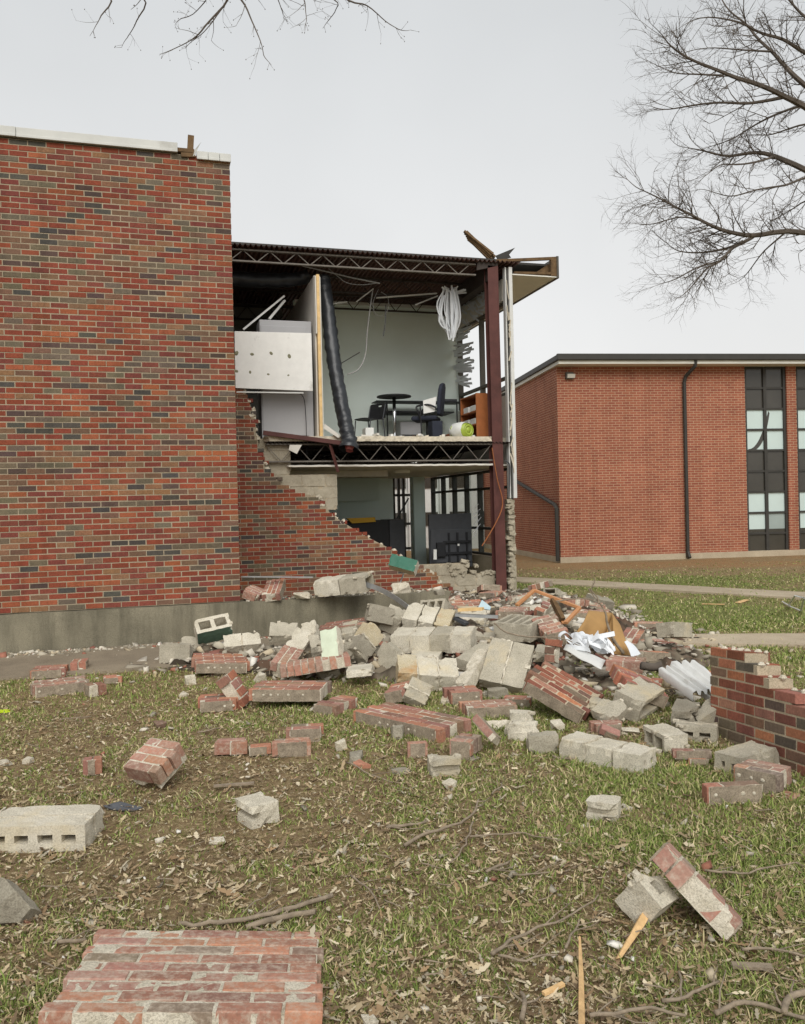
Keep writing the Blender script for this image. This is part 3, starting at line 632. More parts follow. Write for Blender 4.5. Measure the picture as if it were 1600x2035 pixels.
fpart(wl, 'wall', MT['far_brick'])
fpart(MB().box((-.02, -.03, -.2), (FL, .2, .16)).box((-.02, .2, -.2), (.2, FD, .16)), 'foundation', MT['path'])
for (a, b) in ((w0, w1), (w2, w3)):
    fr = MB(); mid = (a+b)/2; n = 9; zz = [zb+(zt-zb)*i/n for i in range(n+1)]
    for x in (a+.03, mid, b-.03): fr.box((x-.045, .05, zb), (x+.045, .16, zt))
    for i, z in enumerate(zz): fr.box((a+.07, .06, z-.028), (mid-.045, .15, z+.028)); fr.box((mid+.045, .06, z-.028), (b-.07, .15, z+.028))
    wo_ = fpart(fr, 'window', MT['bronze'])
    fpart(MB().box((a, .2, zb-.1), (b, .26, zt)), 'window_back', MT['black'])
    for i in range(n):
        for k, (p, q) in enumerate(((a+.07, mid-.045), (mid+.045, b-.07))):
            kind = 'panel_dark' if i in (0, 3, 4, 7, 8) else ('blind' if not (i == 1 and k == 1) else 'blind_grey')
            MB().box((p, .10, zz[i]+.028), (q, .115, zz[i+1]-.028)).obj('pane', MT[kind], wo_)
            if i == 1: MB().box((p, .092, zz[i]+.03), (q, .098, zz[i]+.12)).obj('pane', MT['panel_dark'], wo_)
# torn curtain hanging in the upper left lights, seen as a dark curved gap
cg = MB()
zz = [zb+(zt-zb)*i/9 for i in range(10)]; mid = (w0+w1)/2
arc = [(w0+.12+.62*t, zz[5]+.04+(zz[7]-zz[5]-.1)*t**2.2) for t in np.linspace(0, 1, 14)]
cg.prism([(x, .094, z) for x, z in arc]+[(x+.10*(.4+.6*math.sin(math.pi*i/13)), .094, z-.06) for i, (x, z) in reversed(list(enumerate(arc)))], (0, -1, 0), .004)
fpart(cg, 'curtain_gap', MT['panel_dark'])
fpart(MB().box((-.08, -.42, TOPB+.0), (FL, FD, TOPB+.09)), 'soffit', MT['soffit'])
gt = MB().box((-.14, -.5, TOPB+.09), (FL, -.40, TOPB+.26)).box((-.14, -.40, TOPB+.09), (-.05, FD, TOPB+.24)); fpart(gt, 'gutter', MT['bronze'], None, .02)
fpart(MB().box((-.05, -.40, TOPB+.09), (FL, FD, TOPB+.22)), 'roof', MT['bronze_edge'])
dx = inv_px(1361, 900).x; dp = MB()
dp.tube([(dx, -.06, .05), (dx, -.06, TOPB-.45), (dx+.02, -.10, TOPB-.30), (dx+.16, -.38, TOPB-.06), (dx+.16, -.42, TOPB+.1)], .052, 8); dp.tube([(dx, -.06, .2), (dx, -.16, .04)], .05, 8); fpart(dp, 'downspout', MT['bronze'])
h = inv_px(1113, 1010).z; d2 = MB(); d2.tube([(-.07, .06, .05), (-.07, .06, h), (-.07, .22, h+.10), (-.07, 5.0, h+1.05)], .055, 8); fpart(d2, 'downspout', MT['bronze'])
lp = inv_px(1130, 747); lx_ = lp.x
lt = fpart(MB().box((lx_-.10, -.10, lp.z-.09), (lx_+.12, .0, lp.z+.09)), 'wall_lamp', MT['bronze_edge'], None, .02)
MB().prism([(lx_-.07, -.105, lp.z-.07), (lx_+.14, -.105, lp.z-.07), (lx_+.14, -.16, lp.z+.03), (lx_-.07, -.16, lp.z+.03)], (0, -1, 0), .04).obj('lens', MT['soffit'], lt)
# white panelled wing glimpsed through the windows
GM = Matrix.Translation((6.4, 29.5, 0)) @ Matrix.Rotation(math.radians(-4), 4, 'Z')
wing = empty('panelled_wing', 'white panelled wing with dark windows seen through the broken rooms', 'building', GM)
MB().box((-4, .12, -.1), (6.6, 6, 4.9)).obj('wall', MT['white_metal'], wing)
MB().box((-4, .0, 4.0), (6.6, .11, 4.9)).obj('brick_band', MT['far_brick'], wing)
for i in range(9): MB().box((-3.6+i*1.2, -.12, -.1), (-3.25+i*1.2, .12, 3.99)).obj('fin', MT['white_metal'], wing)
for i in range(8):
    for z0, z1 in ((.9, 1.4), (2.3, 2.9)):
        MB().box((-3.2+i*1.2, .07, z0), (-2.45+i*1.2, .118, z1)).obj('window', MT['panel_dark'], wing)
# ---------------------------------------------------------------- fallen masonry
REPORT = []
def pt(c):
    """(px, py, z) or (px, py, 'd', depth)"""
    return P(c[0], c[1], d=c[3]) if len(c) == 4 else P(c[0], c[1], z=c[2])
def square_up(A, B, C):
    """three corner pixels with guessed depths: nudge the depths until the corner is a right angle, keeping the guessed sizes"""
    R3 = [ray(q[0], q[1]) for q in (A, B, C)]; t0 = np.array([q[3] for q in (A, B, C)], float); R3 = [np.array(r) for r in R3]
    v = lambda t: (R3[1]*t[1]-R3[0]*t[0], R3[2]*t[2]-R3[0]*t[0]); u0, w0_ = v(t0); L0, W0 = np.linalg.norm(u0), np.linalg.norm(w0_)
    def res(t):
        u, w = v(t); return np.array([6*u.dot(w)/(L0*W0), (np.linalg.norm(u)/L0-1)*2, (np.linalg.norm(w)/W0-1)*2, *((t-t0)*.6)])
    t = t0.copy()
    for _ in range(25):
        r = res(t); J = np.stack([(res(t+np.eye(3)[k]*1e-4)-r)/1e-4 for k in range(3)], 1); t = t-np.linalg.solve(J.T @ J+np.eye(3)*1e-3, J.T @ r)*.7
    return [CAM+Vector(R3[k])*float(t[k]) for k in range(3)]
def frame(A, B, C, T, tag=''):
    if all(len(q) == 4 for q in (A, B, C)): A, B, C = square_up(A, B, C)
    else: A, B, C = pt(A), pt(B), pt(C)
    ex = (B-A); ey = (C-A)
    if ex.cross(ey).dot(CAM-A) < 0: A, B, C = B, A, C+(B-A); ex = B-A; ey = C-A
    L = ex.length; ex.normalize(); ey = ey-ex*ey.dot(ex); Wd = ey.length; ey.normalize(); n = ex.cross(ey)
    o = A+ex*L/2+ey*Wd/2-n*T
    zmin = min((o+ex*a*L/2+ey*b*Wd/2+n*c).z for a in (-1, 1) for b in (-1, 1) for c in (0, T))
    REPORT.append((tag, round(L, 2), round(Wd, 2), round(T, 2), 'zmin', round(zmin, 2), 'd', round((o-CAM).dot(_f), 2)))
    M = Matrix(((ex.x, ey.x, n.x, o.x), (ex.y, ey.y, n.y, o.y), (ex.z, ey.z, n.z, o.z), (0, 0, 0, 1)))
    return M, L, Wd
_sd = [100]
def nseed(): _sd[0] += 1; return _sd[0]
def brick_slab(label, A, B, C, T=.095, along='x', red=.35, dust='brick_dusty', plugs='', name='brick_fragment', group='fallen brick wall fragments', white=True, ragged=.03, gap=0., bed=True, jz=.002):
    """a fragment of brick wall: bricks (own objects) in a bed of torn mortar. plugs: sides (x-,x+,y-,y+) that show cored beds"""
    sd = nseed(); rg = random.Random(sd); M, L, Wd = frame(A, B, C, T, label[:38]); t = empty(name, label, 'rubble', M, group)
    V, F = rough_solid((-L/2+.004, L/2-.004), (-Wd/2+.006, Wd/2-.006), (0, T-.003-jz*.4), seg=.035, amp=.0042, fr=18, chips=6, chip=.05, seed=sd, amp2=.002)
    me = pydata('mortar', V, F, MT['mortar_white'] if white else MT['mortar']); 
    RL, RW = (L, Wd) if along == 'x' else (Wd, L)      # run along, stack across
    nc = max(1, round(RW/BH)); ph = RW/nc; R = Matrix.Identity(4) if along == 'x' else Matrix.Rotation(math.radians(90), 4, 'Z')
    off0 = rg.random()*BL
    mb = MB()
    for c in range(nc):
        y = -RW/2+(c+.5)*ph; off = off0+(BL/2 if c % 2 else 0); k = -2
        e0 = rg.uniform(-ragged, ragged*.6); e1 = rg.uniform(-ragged*.6, ragged)
        while True:
            a = -RL/2-off+k*BL+MJ/2+BL; b = a+BL-MJ; k += 1
            if a > RL/2: break
            a2, b2 = max(a, -RL/2+e0), min(b, RL/2+e1)
            if b2-a2 < .035: continue
            if rg.random() < gap: continue
            Mi = R @ Matrix.Translation(((a2+b2)/2, y, T+rg.uniform(-jz*1.5, jz*.8))) @ Matrix.Rotation(rg.uniform(-.012, .012), 4, 'Z') @ Matrix.Rotation(rg.uniform(-jz, jz)*4, 4, 'X') @ Matrix.Diagonal((1, ph/BH, 1, 1))
            brick_obj(t, Mi, b2-a2, min(T-.008, .092), MT[dust], rg, red)
            for side, ok, sy in (('-', c == 0, -1), ('+', c == nc-1, 1)):
                if side in plugs and ok:
                    for q in (-.06, 0, .06):
                        if abs(q) > (b2-a2)/2-.02: continue
                        rg.random() < .3 or mb.lathe([(.011*rg.uniform(.7, 1.3), -.002), (.009, .002), (.003, .004)], 7, R @ Matrix.Translation(((a2+b2)/2+q, sy*(RW/2+.001), T-.045)) @ Matrix.Rotation(math.radians(-90*sy), 4, 'X'))
    mo = link('mortar', me, None, t)
    for sy in (-1, 1):
        if bed and (rg.random() < .85 or plugs):
            V, F = rough_solid((-RL/2+.01, RL/2-.012), (-.004, .004), (.004, T-.004), seg=.03, amp=.004, fr=24, chips=0, seed=sd+sy, amp2=.002); Mb = R @ Matrix.Translation((0, sy*(RW/2-.004), 0))
            link('mortar_bed', pydata('mortar_bed', [Mb @ v for v in V], F, MT['mortar_bed']), None, mo)
    if mb.v: tagit(mb.obj('mortar_plug', MT['mortar_white'], mo), kind='stuff')
    return t
def cmu_mesh(l, w, t, axis, ncore, m, sd, amp=.0035, chips=4, chip=.045, paint=None, pface=None, shell=None):
    """concrete block l x w x t (x, y, z), hollow along the given axis"""
    dims = {'x': (w, t, l), 'y': (l, t, w), 'z': (l, w, t)}[axis]; a, b, h = dims; s = shell or min(.032, b*.2); wb__ = shell or s
    if ncore < 0:      # a groove along one side
        brx, bry = [-a/2, -a/2+a*.3, a/2], [-b/2, -b*.12, b*.2, b/2]; solid = lambda x, y: not (x < -a/2+a*.3 and -b*.12 < y < b*.2)
    elif ncore:
        cw = (a-s*(ncore+1))/ncore; brx = [-a/2]; 
        for i in range(ncore): brx += [-a/2+s+i*(cw+s), -a/2+s+i*(cw+s)+cw]
        brx.append(a/2); bry = [-b/2, -b/2+s, b/2-s, b/2]
        def solid(x, y):
            if abs(y) > b/2-s: return True
            for i in range(ncore):
                if -a/2+s+i*(cw+s) < x < -a/2+s+i*(cw+s)+cw: return False
            return True
    else: brx, bry, solid = (-a/2, a/2), (-b/2, b/2), None
    V, F = rough_solid(brx, bry, (-h/2, h/2), solid, seg=.032, amp=amp, fr=14, chips=chips+9 if chips < 6 else chips+4, chip=chip*.62 if chips < 6 else chip*1.1, seed=sd, amp2=.0032)
    R = {'z': lambda v: v, 'y': lambda v: Vector((v.x, -v.z, v.y)), 'x': lambda v: Vector((v.z, v.x, v.y))}[axis]
    me = pydata('concrete_block', [R(v) for v in V], F, m)
    if paint:
        me.materials.append(paint); me.update(); ax = 'xyz'.index(pface[0]); sg = 1 if pface[1] == '+' else -1; lim = (l, w, t)[ax]/2
        for p in me.polygons:
            if p.normal[ax]*sg > .8 and p.center[ax]*sg > lim*.8: p.material_index = 1
    return me
def lumps(par, L, Wd, T, rg, z0):
    mb = MB()
    for k in range(rg.randint(1, 4)):
        q = [rg.choice((-1, 1))*L/2, rg.choice((-1, 1))*Wd/2, rg.choice((-1, 1, 1))*T/2]; ax_ = rg.randrange(3); q[ax_] *= rg.uniform(-.9, .9); s_ = rg.uniform(.006, .015)
        V, F = rough_solid((-s_*rg.uniform(1, 2.4), s_*1.4), (-s_*1.2, s_*rg.uniform(.8, 2)), (-s_*.6, s_*.6), seg=.010, amp=.006, fr=40, chips=3, chip=.03, seed=rg.random()); mb.add([Vector((q[0]*.97, q[1]*.97, q[2]*.97+z0)) + v for v in V], F)
    tagit(mb.obj('mortar_lump', MT['mortar_white'], par), kind='stuff')
def blocks(label, A, B, C, T=.19, nx=1, ny=1, axis='y', ncore=2, m='block', mats=None, paint=None, pface=None, name='block_fragment', group='fallen concrete block pieces', chips=4, chip=.045, shell=None):
    sd = nseed(); rg = random.Random(sd); M, L, Wd = frame(A, B, C, T, label[:38]); ll, ww = L/nx, Wd/ny
    if nx*ny == 1:
        me = cmu_mesh(L, Wd, T, axis, ncore, MT[m], sd, chips=chips, chip=chip, paint=paint and MT[paint], pface=pface, shell=shell)
        o = link('concrete_block', me); o.matrix_world = M @ Matrix.Translation((0, 0, T/2)); lumps(o, L, Wd, T, rg, 0.); return tagit(o, label, 'concrete block', group)
    t = empty(name, label, 'rubble', M, group)
    V, F = rough_solid((-L/2+.02, L/2-.02), (-Wd/2+.02, Wd/2-.02), (.02, T-.018), seg=.06, amp=.012, fr=18, chips=0, seed=sd)
    if ncore == 0: link('mortar', pydata('mortar', V, F, MT['mortar_white']), None, t)
    jm = MB()
    for i in range(nx):
        for j in range(ny):
            mm = MT[mats[(i+j*nx) % len(mats)]] if mats else MT[m]
            me = cmu_mesh(ll-.013, ww-.013, T, axis, ncore, mm, sd+17*i+3*j, chips=chips, chip=chip, paint=paint and MT[paint], pface=pface, shell=shell)
            link('concrete_block', me, None, t).matrix_local = Matrix.Translation((-L/2+(i+.5)*ll+rg.uniform(-.002, .002), -Wd/2+(j+.5)*ww, T/2+rg.uniform(-.004, .004))) @ Matrix.Rotation(rg.uniform(-.012, .012), 4, 'Z')
    for i in range(1, nx):     # squeezed mortar along the joints
        if rg.random() < .35: continue
        V, F = rough_solid((-L/2+i*ll-.007, -L/2+i*ll+.007), (-Wd/2+.006, Wd/2-.006), (.004, T+.003), seg=.02, amp=.009, fr=26, chips=0, seed=sd+i); jm.add(V, F)
    for j in range(1, ny):
        V, F = rough_solid((-L/2+.006, L/2-.006), (-Wd/2+j*ww-.007, -Wd/2+j*ww+.007), (.004, T+.003), seg=.022, amp=.007, fr=30, chips=0, seed=sd+9*j); jm.add(V, F)
    if jm.v: tagit(jm.obj('mortar_joint', MT['mortar_white'], t), kind='stuff')
    lumps(t, L, Wd, T, rg, T/2)
    return t
def chunk(label, px, py, w, h, dep, m='block_grey', z0=0., rot=0., name='masonry_chunk', cat='rubble', group='loose masonry chunks', d=None, paint=None):
    """a broken lump: ragged hull, base centre at the pixel"""
    sd = nseed(); rg = random.Random(sd); p = P(px, py, d=d) if d else P(px, py, z=z0); bm = bmesh.new()
    for k in range(16):
        v = Vector((rg.choice((-1, 1))*rg.uniform(.45, 1)*w/2, rg.choice((-1, 1))*rg.uniform(.45, 1)*dep/2, rg.choice((0, 1))*rg.uniform(.7, 1)*h)); bm.verts.new(v)
    r = bmesh.ops.convex_hull(bm, input=bm.verts); bmesh.ops.delete(bm, geom=[g for g in r['geom_interior'] if isinstance(g, bmesh.types.BMVert)], context='VERTS')
    bmesh.ops.triangulate(bm, faces=bm.faces); bmesh.ops.subdivide_edges(bm, edges=bm.edges, cuts=2, use_grid_fill=True)
    off = Vector((sd*3.1, 0, 0))
    for v in bm.verts: v.co += mnoise.noise_vector(v.co*22+off)*.08*min(w, h, .2)
    me = bpy.data.meshes.new(name); bm.to_mesh(me); bm.free(); me.materials.append(MT[m]); o = link(name, me)
    if m.startswith('brick'): o.color = brick_col(rg, .8)
    o.matrix_world = Matrix.Translation(p-Vector((0, 0, .012))) @ Matrix.Rotation(rot, 4, 'Z'); return tagit(o, label, cat, group)
def polyslab(label, pts, T, m, name='masonry_chunk', cat='rubble', group='loose masonry chunks'):
    Q = [pt(p) for p in pts]; n = (Q[1]-Q[0]).cross(Q[-1]-Q[0])
    if n.dot(CAM-Q[0]) < 0: n = -n
    mb = MB(); mb.prism(Q, n, T); me = mb.mesh(name, MT[m]); bm = bmesh.new(); bm.from_mesh(me); bmesh.ops.triangulate(bm, faces=bm.faces); bmesh.ops.subdivide_edges(bm, edges=bm.edges, cuts=3, use_grid_fill=True)
    for v in bm.verts: v.co += mnoise.noise_vector(v.co*25)*.007
    bm.to_mesh(me); bm.free(); return tagit(link(name, me), label, cat, group)
D_ = lambda x, y, d: (x, y, 'd', d)
# --- foreground
brick_slab('large flat brick slab lying nearest the camera at the bottom left', D_(86, 2010, 2.43), D_(628, 2013, 2.39), D_(205, 1845, 3.06), .085, 'x', .5, 'brick_pale', '', ragged=.02, bed=False, jz=.003)
blocks('long pale block piece with small holes at the left edge', (-260, 1655, .125), (171, 1640, .125), (-238, 1612, .125), .125, 2, 2, 'y', 4, 'block_pale', chip=.03, shell=.044)
polyslab('pointed grey concrete shard at the left edge below the long block', [(-40, 1738, .17), (6, 1745, .165), (30, 1770, .14), (62, 1806, .07), (40, 1832, .02), (-45, 1840, .02)], .08, 'block_grey')
brick_slab('tilted brick slab two bricks wide on bare soil left of centre', (241, 1524, .13), (303, 1536, .13), (303, 1465, .25), .13, 'x', .55, 'brick_chalky', '')
brick_slab('leaning brick slab with white mortar spots propped on a hollow block', D_(1322, 1676, 3.16), D_(1478, 1838, 3.0), D_(1330, 1672, 3.36), .09, 'y', .6, 'brick_chalky', '-', ragged=.01)
blocks('hollow block standing under the leaning brick slab in the right foreground', D_(1264, 1742, 3.16), D_(1316, 1806, 3.1), D_(1298, 1722, 3.24), .16, 1, 1, 'z', 1, 'block_pale', chips=2, shell=.042)
# --- small pieces on the lawn, left
brick_slab('long brick fragment with a row of cored holes on the left lawn', (70, 1366, .10), (174, 1354, .10), (44, 1355, .10), .10, 'x', .2, 'brick_chalky', '-')
brick_slab('short brick fragment beside the concrete apron at far left', (60, 1334, .085), (124, 1330, .085), (66, 1323, .085), .085, 'x', .7, 'brick_dusty', '-')
brick_slab('two mortared bricks standing on end near the concrete apron', (139, 1317, .10), (171, 1315, .10), (142, 1310, .10), .10, 'y', .8, 'brick_dusty', '')
brick_slab('two-brick fragment right of the long cored fragment', (177, 1364, .10), (212, 1359, .10), (180, 1357, .10), .10, 'y', .7, 'brick_dusty', '')
brick_slab('half brick with two white plugs on the left lawn', (204, 1348, .06), (237, 1346, .06), (206, 1342, .06), .06, 'x', .9, 'brick_dusty', '-')
brick_slab('single broken brick standing upright on the left lawn', (171, 1511, .10), (192, 1509, .10), (173, 1503, .10), .10, 'x', .9, 'brick_dusty', '')
brick_slab('pair of chalky bricks left of the lone red brick', (425, 1478, .085), (487, 1475, .085), (428, 1468, .085), .085, 'x', .4, 'brick_chalky', '')
brick_slab('lone red brick between two chalky brick pairs', (494, 1486, .06), (534, 1483, .06), (500, 1478, .06), .06, 'x', .95, 'brick_dusty', '')
brick_slab('pair of chalky bricks right of the lone red brick', (548, 1476, .10), (613, 1473, .10), (553, 1467, .10), .10, 'x', .5, 'brick_chalky', '')
brick_slab('square brick fragment with an orange top behind the chalky pairs', (574, 1450, .10), (639, 1447, .10), (586, 1438, .10), .10, 'x', .7, 'brick_dusty', '')
brick_slab('flat brick fragment under the tilted brick triangle', (396, 1395, .09), (465, 1391, .09), (376, 1381, .09), .09, 'x', .5, 'brick_dusty', '-')
brick_slab('tilted brick piece leaning against the big flat slab', D_(447, 1342, 6.75), D_(490, 1402, 6.6), D_(462, 1330, 6.95), .10, 'y', .9, 'brick', '')
brick_slab('big flat brick slab raised on rubble with toothed right edge', (499, 1370, .17), (638, 1370, .17), (577, 1352, .17), .10, 'x', .6, 'brick_dusty', '-')
brick_slab('low brick slab in the grass under the raised slab', (622, 1399, .085), (662, 1404, .085), (690, 1382, .085), .085, 'x', .4, 'brick_dusty', '')
brick_slab('long brick slab with yellow stained top and spotted front edge', (705, 1413, .10), (866, 1449, .10), (801, 1400, .10), .10, 'x', .7, 'brick_dusty', '-')
brick_slab('brick piece with cored holes tilted onto the long yellow stained slab', (936, 1430, .20), (976, 1476, .09), (966, 1438, .19), .095, 'x', .8, 'brick_dusty', '-')
brick_slab('white mortared brick lump beside the tilted cored brick piece', (893, 1471, .12), (936, 1475, .12), (905, 1455, .12), .12, 'x', .3, 'brick_chalky', '')
brick_slab('small square mortared brick below the long slab', (812, 1478, .10), (849, 1476, .10), (817, 1473, .10), .10, 'x', .5, 'brick_chalky', '')
blocks('small broken block with a rounded hollow below the small brick square', (858, 1512, .115), (916, 1507, .115), (868, 1499, .115), .115, 1, 1, 'x', -1, 'block', chips=5)
blocks('flat half block alone on the lawn left of centre', (466, 1587, .11), (500, 1606, .11), (520, 1574, .11), .11, 1, 1, 'x', -1, 'block_pale', chips=3)
blocks('half block with hollow side alone on the right lawn', (1164, 1592, .10), (1225, 1600, .10), (1190, 1577, .10), .10, 1, 1, 'x', -1, 'block_pale', chips=5)
# --- right foreground group
blocks('row of three pale blocks lying flat with holes at the right end', (1108, 1468, .125), (1272, 1502, .125), (1168, 1457, .125), .125, 3, 1, 'x', 2, 'block_pale', chip=.03, shell=.045)
blocks('grey block touching the left end of the three block row', (1050, 1463, .12), (1110, 1462, .12), (1062, 1453, .12), .12, 1, 1, 'x', 0, 'block', chips=5)
blocks('pale broken block above the grey block, left of the brick ramp', (1002, 1440, .12), (1072, 1438, .12), (1012, 1430, .12), .12, 1, 1, 'x', 1, 'block_pale', chips=8)
blocks('hollow pale block behind the three block row', (1278, 1441, .13), (1320, 1463, .13), (1325, 1438, .13), .13, 1, 1, 'y', 2, 'block_pale', chips=5)
blocks('flat two-block piece with a slot left of the standing brick wall', (1340, 1441, .11), (1427, 1448, .11), (1328, 1427, .11), .11, 1, 2, 'y', 2, 'block', chip=.03, shell=.04)
brick_slab('grey brick lying across a red brick near the standing wall', (1341, 1491, .10), (1406, 1492, .10), (1344, 1486, .10), .055, 'x', 0, 'brick_chalky', '')
brick_slab('red brick under the grey brick near the standing wall', (1371, 1508, .055), (1412, 1508, .055), (1372, 1501, .055), .055, 'x', 1., 'brick_dusty', '')
blocks('pale block with round holes at the foot of the standing wall', (1420, 1494, .12), (1474, 1508, .12), (1477, 1467, .12), .12, 1, 1, 'y', 2, 'block', chips=5, shell=.043)
brick_slab('brick slab with crumbling white edge at the right edge', (1457, 1522, .12), (1545, 1540, .12), (1500, 1508, .12), .12, 'x', .6, 'brick_chalky', '-')
brick_slab('brick fragment with grey spotted front on the right lawn', (1408, 1564, .10), (1519, 1558, .10), (1415, 1554, .10), .10, 'x', .3, 'brick_dusty', '-')
# standing wall fragment
def standing_wall():
    sd = nseed(); rg = random.Random(sd); A, B = P(1410, 1458, d=5.70), P(1600, 1523, d=4.72); C = P(1414, 1285, d=5.72)
    ex = (B-A).normalized(); up = (C-A); up = (up-ex*up.dot(ex)); H = up.length; up.normalize(); n = ex.cross(up)
    if n.dot(CAM-A) < 0: n = -n
    t = empty('brick_wall_fragment', 'standing brick wall fragment with stepped top at the right edge', 'rubble', Matrix.Translation(A), 'fallen brick wall fragments')
    I = t.matrix_world.inverted(); L = (B-A).length*1.5; nc = 9; ph = H/nc
    top = lambda x: nc-(0 if x < .47 else 1 if x < .60 else 2 if x < .72 else 3 if x < .93 else 4 if x < 1.25 else 5)
    V = []; mb = MB(); xs = [0, .47, .60, .72, .93, 1.25, L]
    poly = [(0.012, -.1), (L-.06, -.1)]
    for a, b in reversed(list(zip(xs, xs[1:]))):
        h_ = ph*top((a+b)/2)-.012; poly += [(b-.06, h_), (.012 if a == 0 else a-.06, h_)]
    mo = MB().prism([I @ (A+ex*x+up*z-n*.009) for x, z in poly], n, .165).obj('mortar', MT['mortar'], t)
    for leaf_, zoff in ((0, 0.), (1, -.098)):
        for c in range(-1, nc):
            off = BL/2 if c % 2 else 0; k = -1
            while True:
                a = k*BL+off+MJ/2; b = a+BL-MJ; k += 1
                if a > L: break
                a2, b2 = max(a, 0), min(b, L); mid = (a2+b2)/2
                if b2-a2 < .04 or c >= top(min(mid+.03, L)): continue
                p = I @ (A+ex*mid+up*((c+.5)*ph)+n*(zoff-.006+rg.uniform(-.002, .002)))
                brick_obj(t, Matrix(((ex.x, up.x, n.x, p.x), (ex.y, up.y, n.y, p.y), (ex.z, up.z, n.z, p.z), (0, 0, 0, 1))) @ Matrix.Diagonal((1, ph/BH, 1, 1)), b2-a2, .088, MT['brick'], rg, .3)
    cap = MB()
    for a, b in zip(xs, xs[1:]):
        for q in range(int((b-a)/.05)):
            x = a+.05*q+rg.random()*.03; s_ = rg.uniform(.012, .03); cap.lathe([(s_*.5, -s_*.6), (s_, 0), (s_*.5, s_*.6)], 6, Matrix.Translation(I @ (A+ex*x+up*(ph*top(x+.02)-.004)-n*rg.uniform(.02, .16))) @ Matrix.Rotation(rg.random()*6, 4, 'Z'))
    tagit(cap.obj('mortar_crust', MT['mortar_white'], mo), kind='stuff')
standing_wall()
# --- the heap
blocks('hollow two-core block with dark green painted face on the left of the heap', D_(392, 1260, 9.1), D_(462, 1244, 9.1), D_(384, 1233, 9.24), .19, 1, 1, 'z', 2, 'block_pale', paint='green_paint', pface='y-', chips=5, shell=.045)
blocks('grey broken block supporting the dark green block', D_(352, 1290, 9.25), D_(400, 1292, 9.2), D_(362, 1264, 9.4), .18, 1, 1, 'x', 0, 'block', chips=5)
blocks('two cream blocks side by side right of the dark green block', D_(443, 1287, 8.85), D_(520, 1279, 8.8), D_(442, 1261, 9.0), .19, 2, 1, 'y', 0, 'block_pale')
blocks('grey block standing upright with mortar crust at the left end of the heap', D_(316, 1319, 8.7), D_(376, 1321, 8.65), D_(317, 1280, 8.74), .17, 1, 1, 'x', 0, 'block', chips=7)
brick_slab('flat orange brick slab lying in front of the cream blocks', D_(388, 1318, 8.05), D_(492, 1318, 8.0), D_(386, 1297, 8.65), .10, 'x', .7, 'brick_dusty', '-')
blocks('block end with pale mint painted face standing in the heap', D_(640, 1313, 7.85), D_(673, 1303, 7.8), D_(636, 1254, 8.0), .12, 1, 1, 'x', 0, 'block_pale', paint='mint_paint', pface='z+', chips=5)
blocks('grey hollow block right of the mint painted block', D_(671, 1304, 8.1), D_(704, 1304, 8.05), D_(672, 1275, 8.2), .15, 1, 1, 'x', 1, 'block_grey')
blocks('leaning two-block slab, beige above grey, left of the long block beam', D_(702, 1286, 8.1), D_(729, 1319, 7.95), D_(741, 1231, 8.4), .15, 1, 2, 'x', 0, mats=['block_grey', 'block_rust'])
blocks('grey slab wedged under the leaning two-block slab', D_(742, 1312, 7.9), D_(778, 1340, 7.7), D_(762, 1272, 8.1), .12, 1, 1, 'x', 0, 'block', chips=6)
blocks('tilted dark fronted block behind the leaning slab', D_(763, 1219, 9.0), D_(799, 1234, 8.9), D_(776, 1200, 9.25), .2, 1, 1, 'y', 0, 'block')
blocks('tilted pale three-block slab at the back of the heap below the plinth', D_(797, 1229, 8.9), D_(892, 1247, 8.75), D_(815, 1195, 9.2), .17, 3, 1, 'x', 2, mats=['block_pale', 'block_pale', 'block_rust'])
blocks('small hollow block leaning on the end of the concrete plinth', D_(830, 1222, 9.9), D_(880, 1218, 9.8), D_(836, 1193, 10.0), .15, 1, 1, 'z', 3, 'block')
blocks('long beam of four pale blocks across the middle of the heap', D_(774, 1264, 8.15), D_(935, 1262, 8.1), D_(792, 1246, 8.5), .185, 4, 1, 'y', 0, mats=['block_pale', 'block_pale', 'block', 'block_pale'], chip=.04)
blocks('three-block slab with rust stained left block at the front of the heap', D_(790, 1338, 7.15), D_(915, 1348, 7.05), D_(788, 1298, 7.45), .16, 3, 1, 'y', 0, mats=['block_rust', 'block_pale', 'block_pale'])
blocks('thin square slab propped at an angle in front of the rust stained slab', D_(800, 1381, 6.6), D_(846, 1403, 6.5), D_(818, 1342, 6.75), .09, 1, 2, 'x', 0, 'block', chip=.03)
blocks('narrow mortar crusted strip leaning beside the grey square slab', D_(900, 1364, 7.1), D_(925, 1362, 7.1), D_(948, 1290, 7.5), .10, 1, 1, 'x', 0, 'mortar_white', chips=7)
blocks('flat grey square slab of two blocks standing on edge in the heap', D_(951, 1351, 7.1), D_(1040, 1370, 7.0), D_(977, 1265, 7.4), .11, 2, 1, 'x', 2, 'block', chip=.03)
blocks('pale slab behind the grey square slab', D_(905, 1308, 7.75), D_(950, 1320, 7.7), D_(955, 1276, 8.1), .10, 1, 1, 'x', 0, 'block', chips=5)
blocks('grey block with a row of narrow slots on its top face', D_(981, 1237, 8.6), D_(1053, 1243, 8.5), D_(1016, 1220, 8.95), .18, 1, 1, 'z', 4, 'block', chips=3)
brick_slab('dusty brick fragment at the foot of the steel column', D_(988, 1214, 9.3), D_(1042, 1217, 9.2), D_(1000, 1203, 9.7), .10, 'x', .5, 'brick_chalky', '-')
brick_slab('brick fragment with thick white mortar crust beside the slotted block', D_(1085, 1262, 8.3), D_(1124, 1252, 8.25), D_(1060, 1228, 8.7), .16, 'x', .4, 'brick_chalky', '')
brick_slab('big clean brick panel sloping down in front of the heap', D_(1046, 1353, 6.15), D_(1160, 1421, 5.6), D_(1088, 1314, 6.55), .095, 'x', .3, 'brick', '', ragged=.05, white=False)
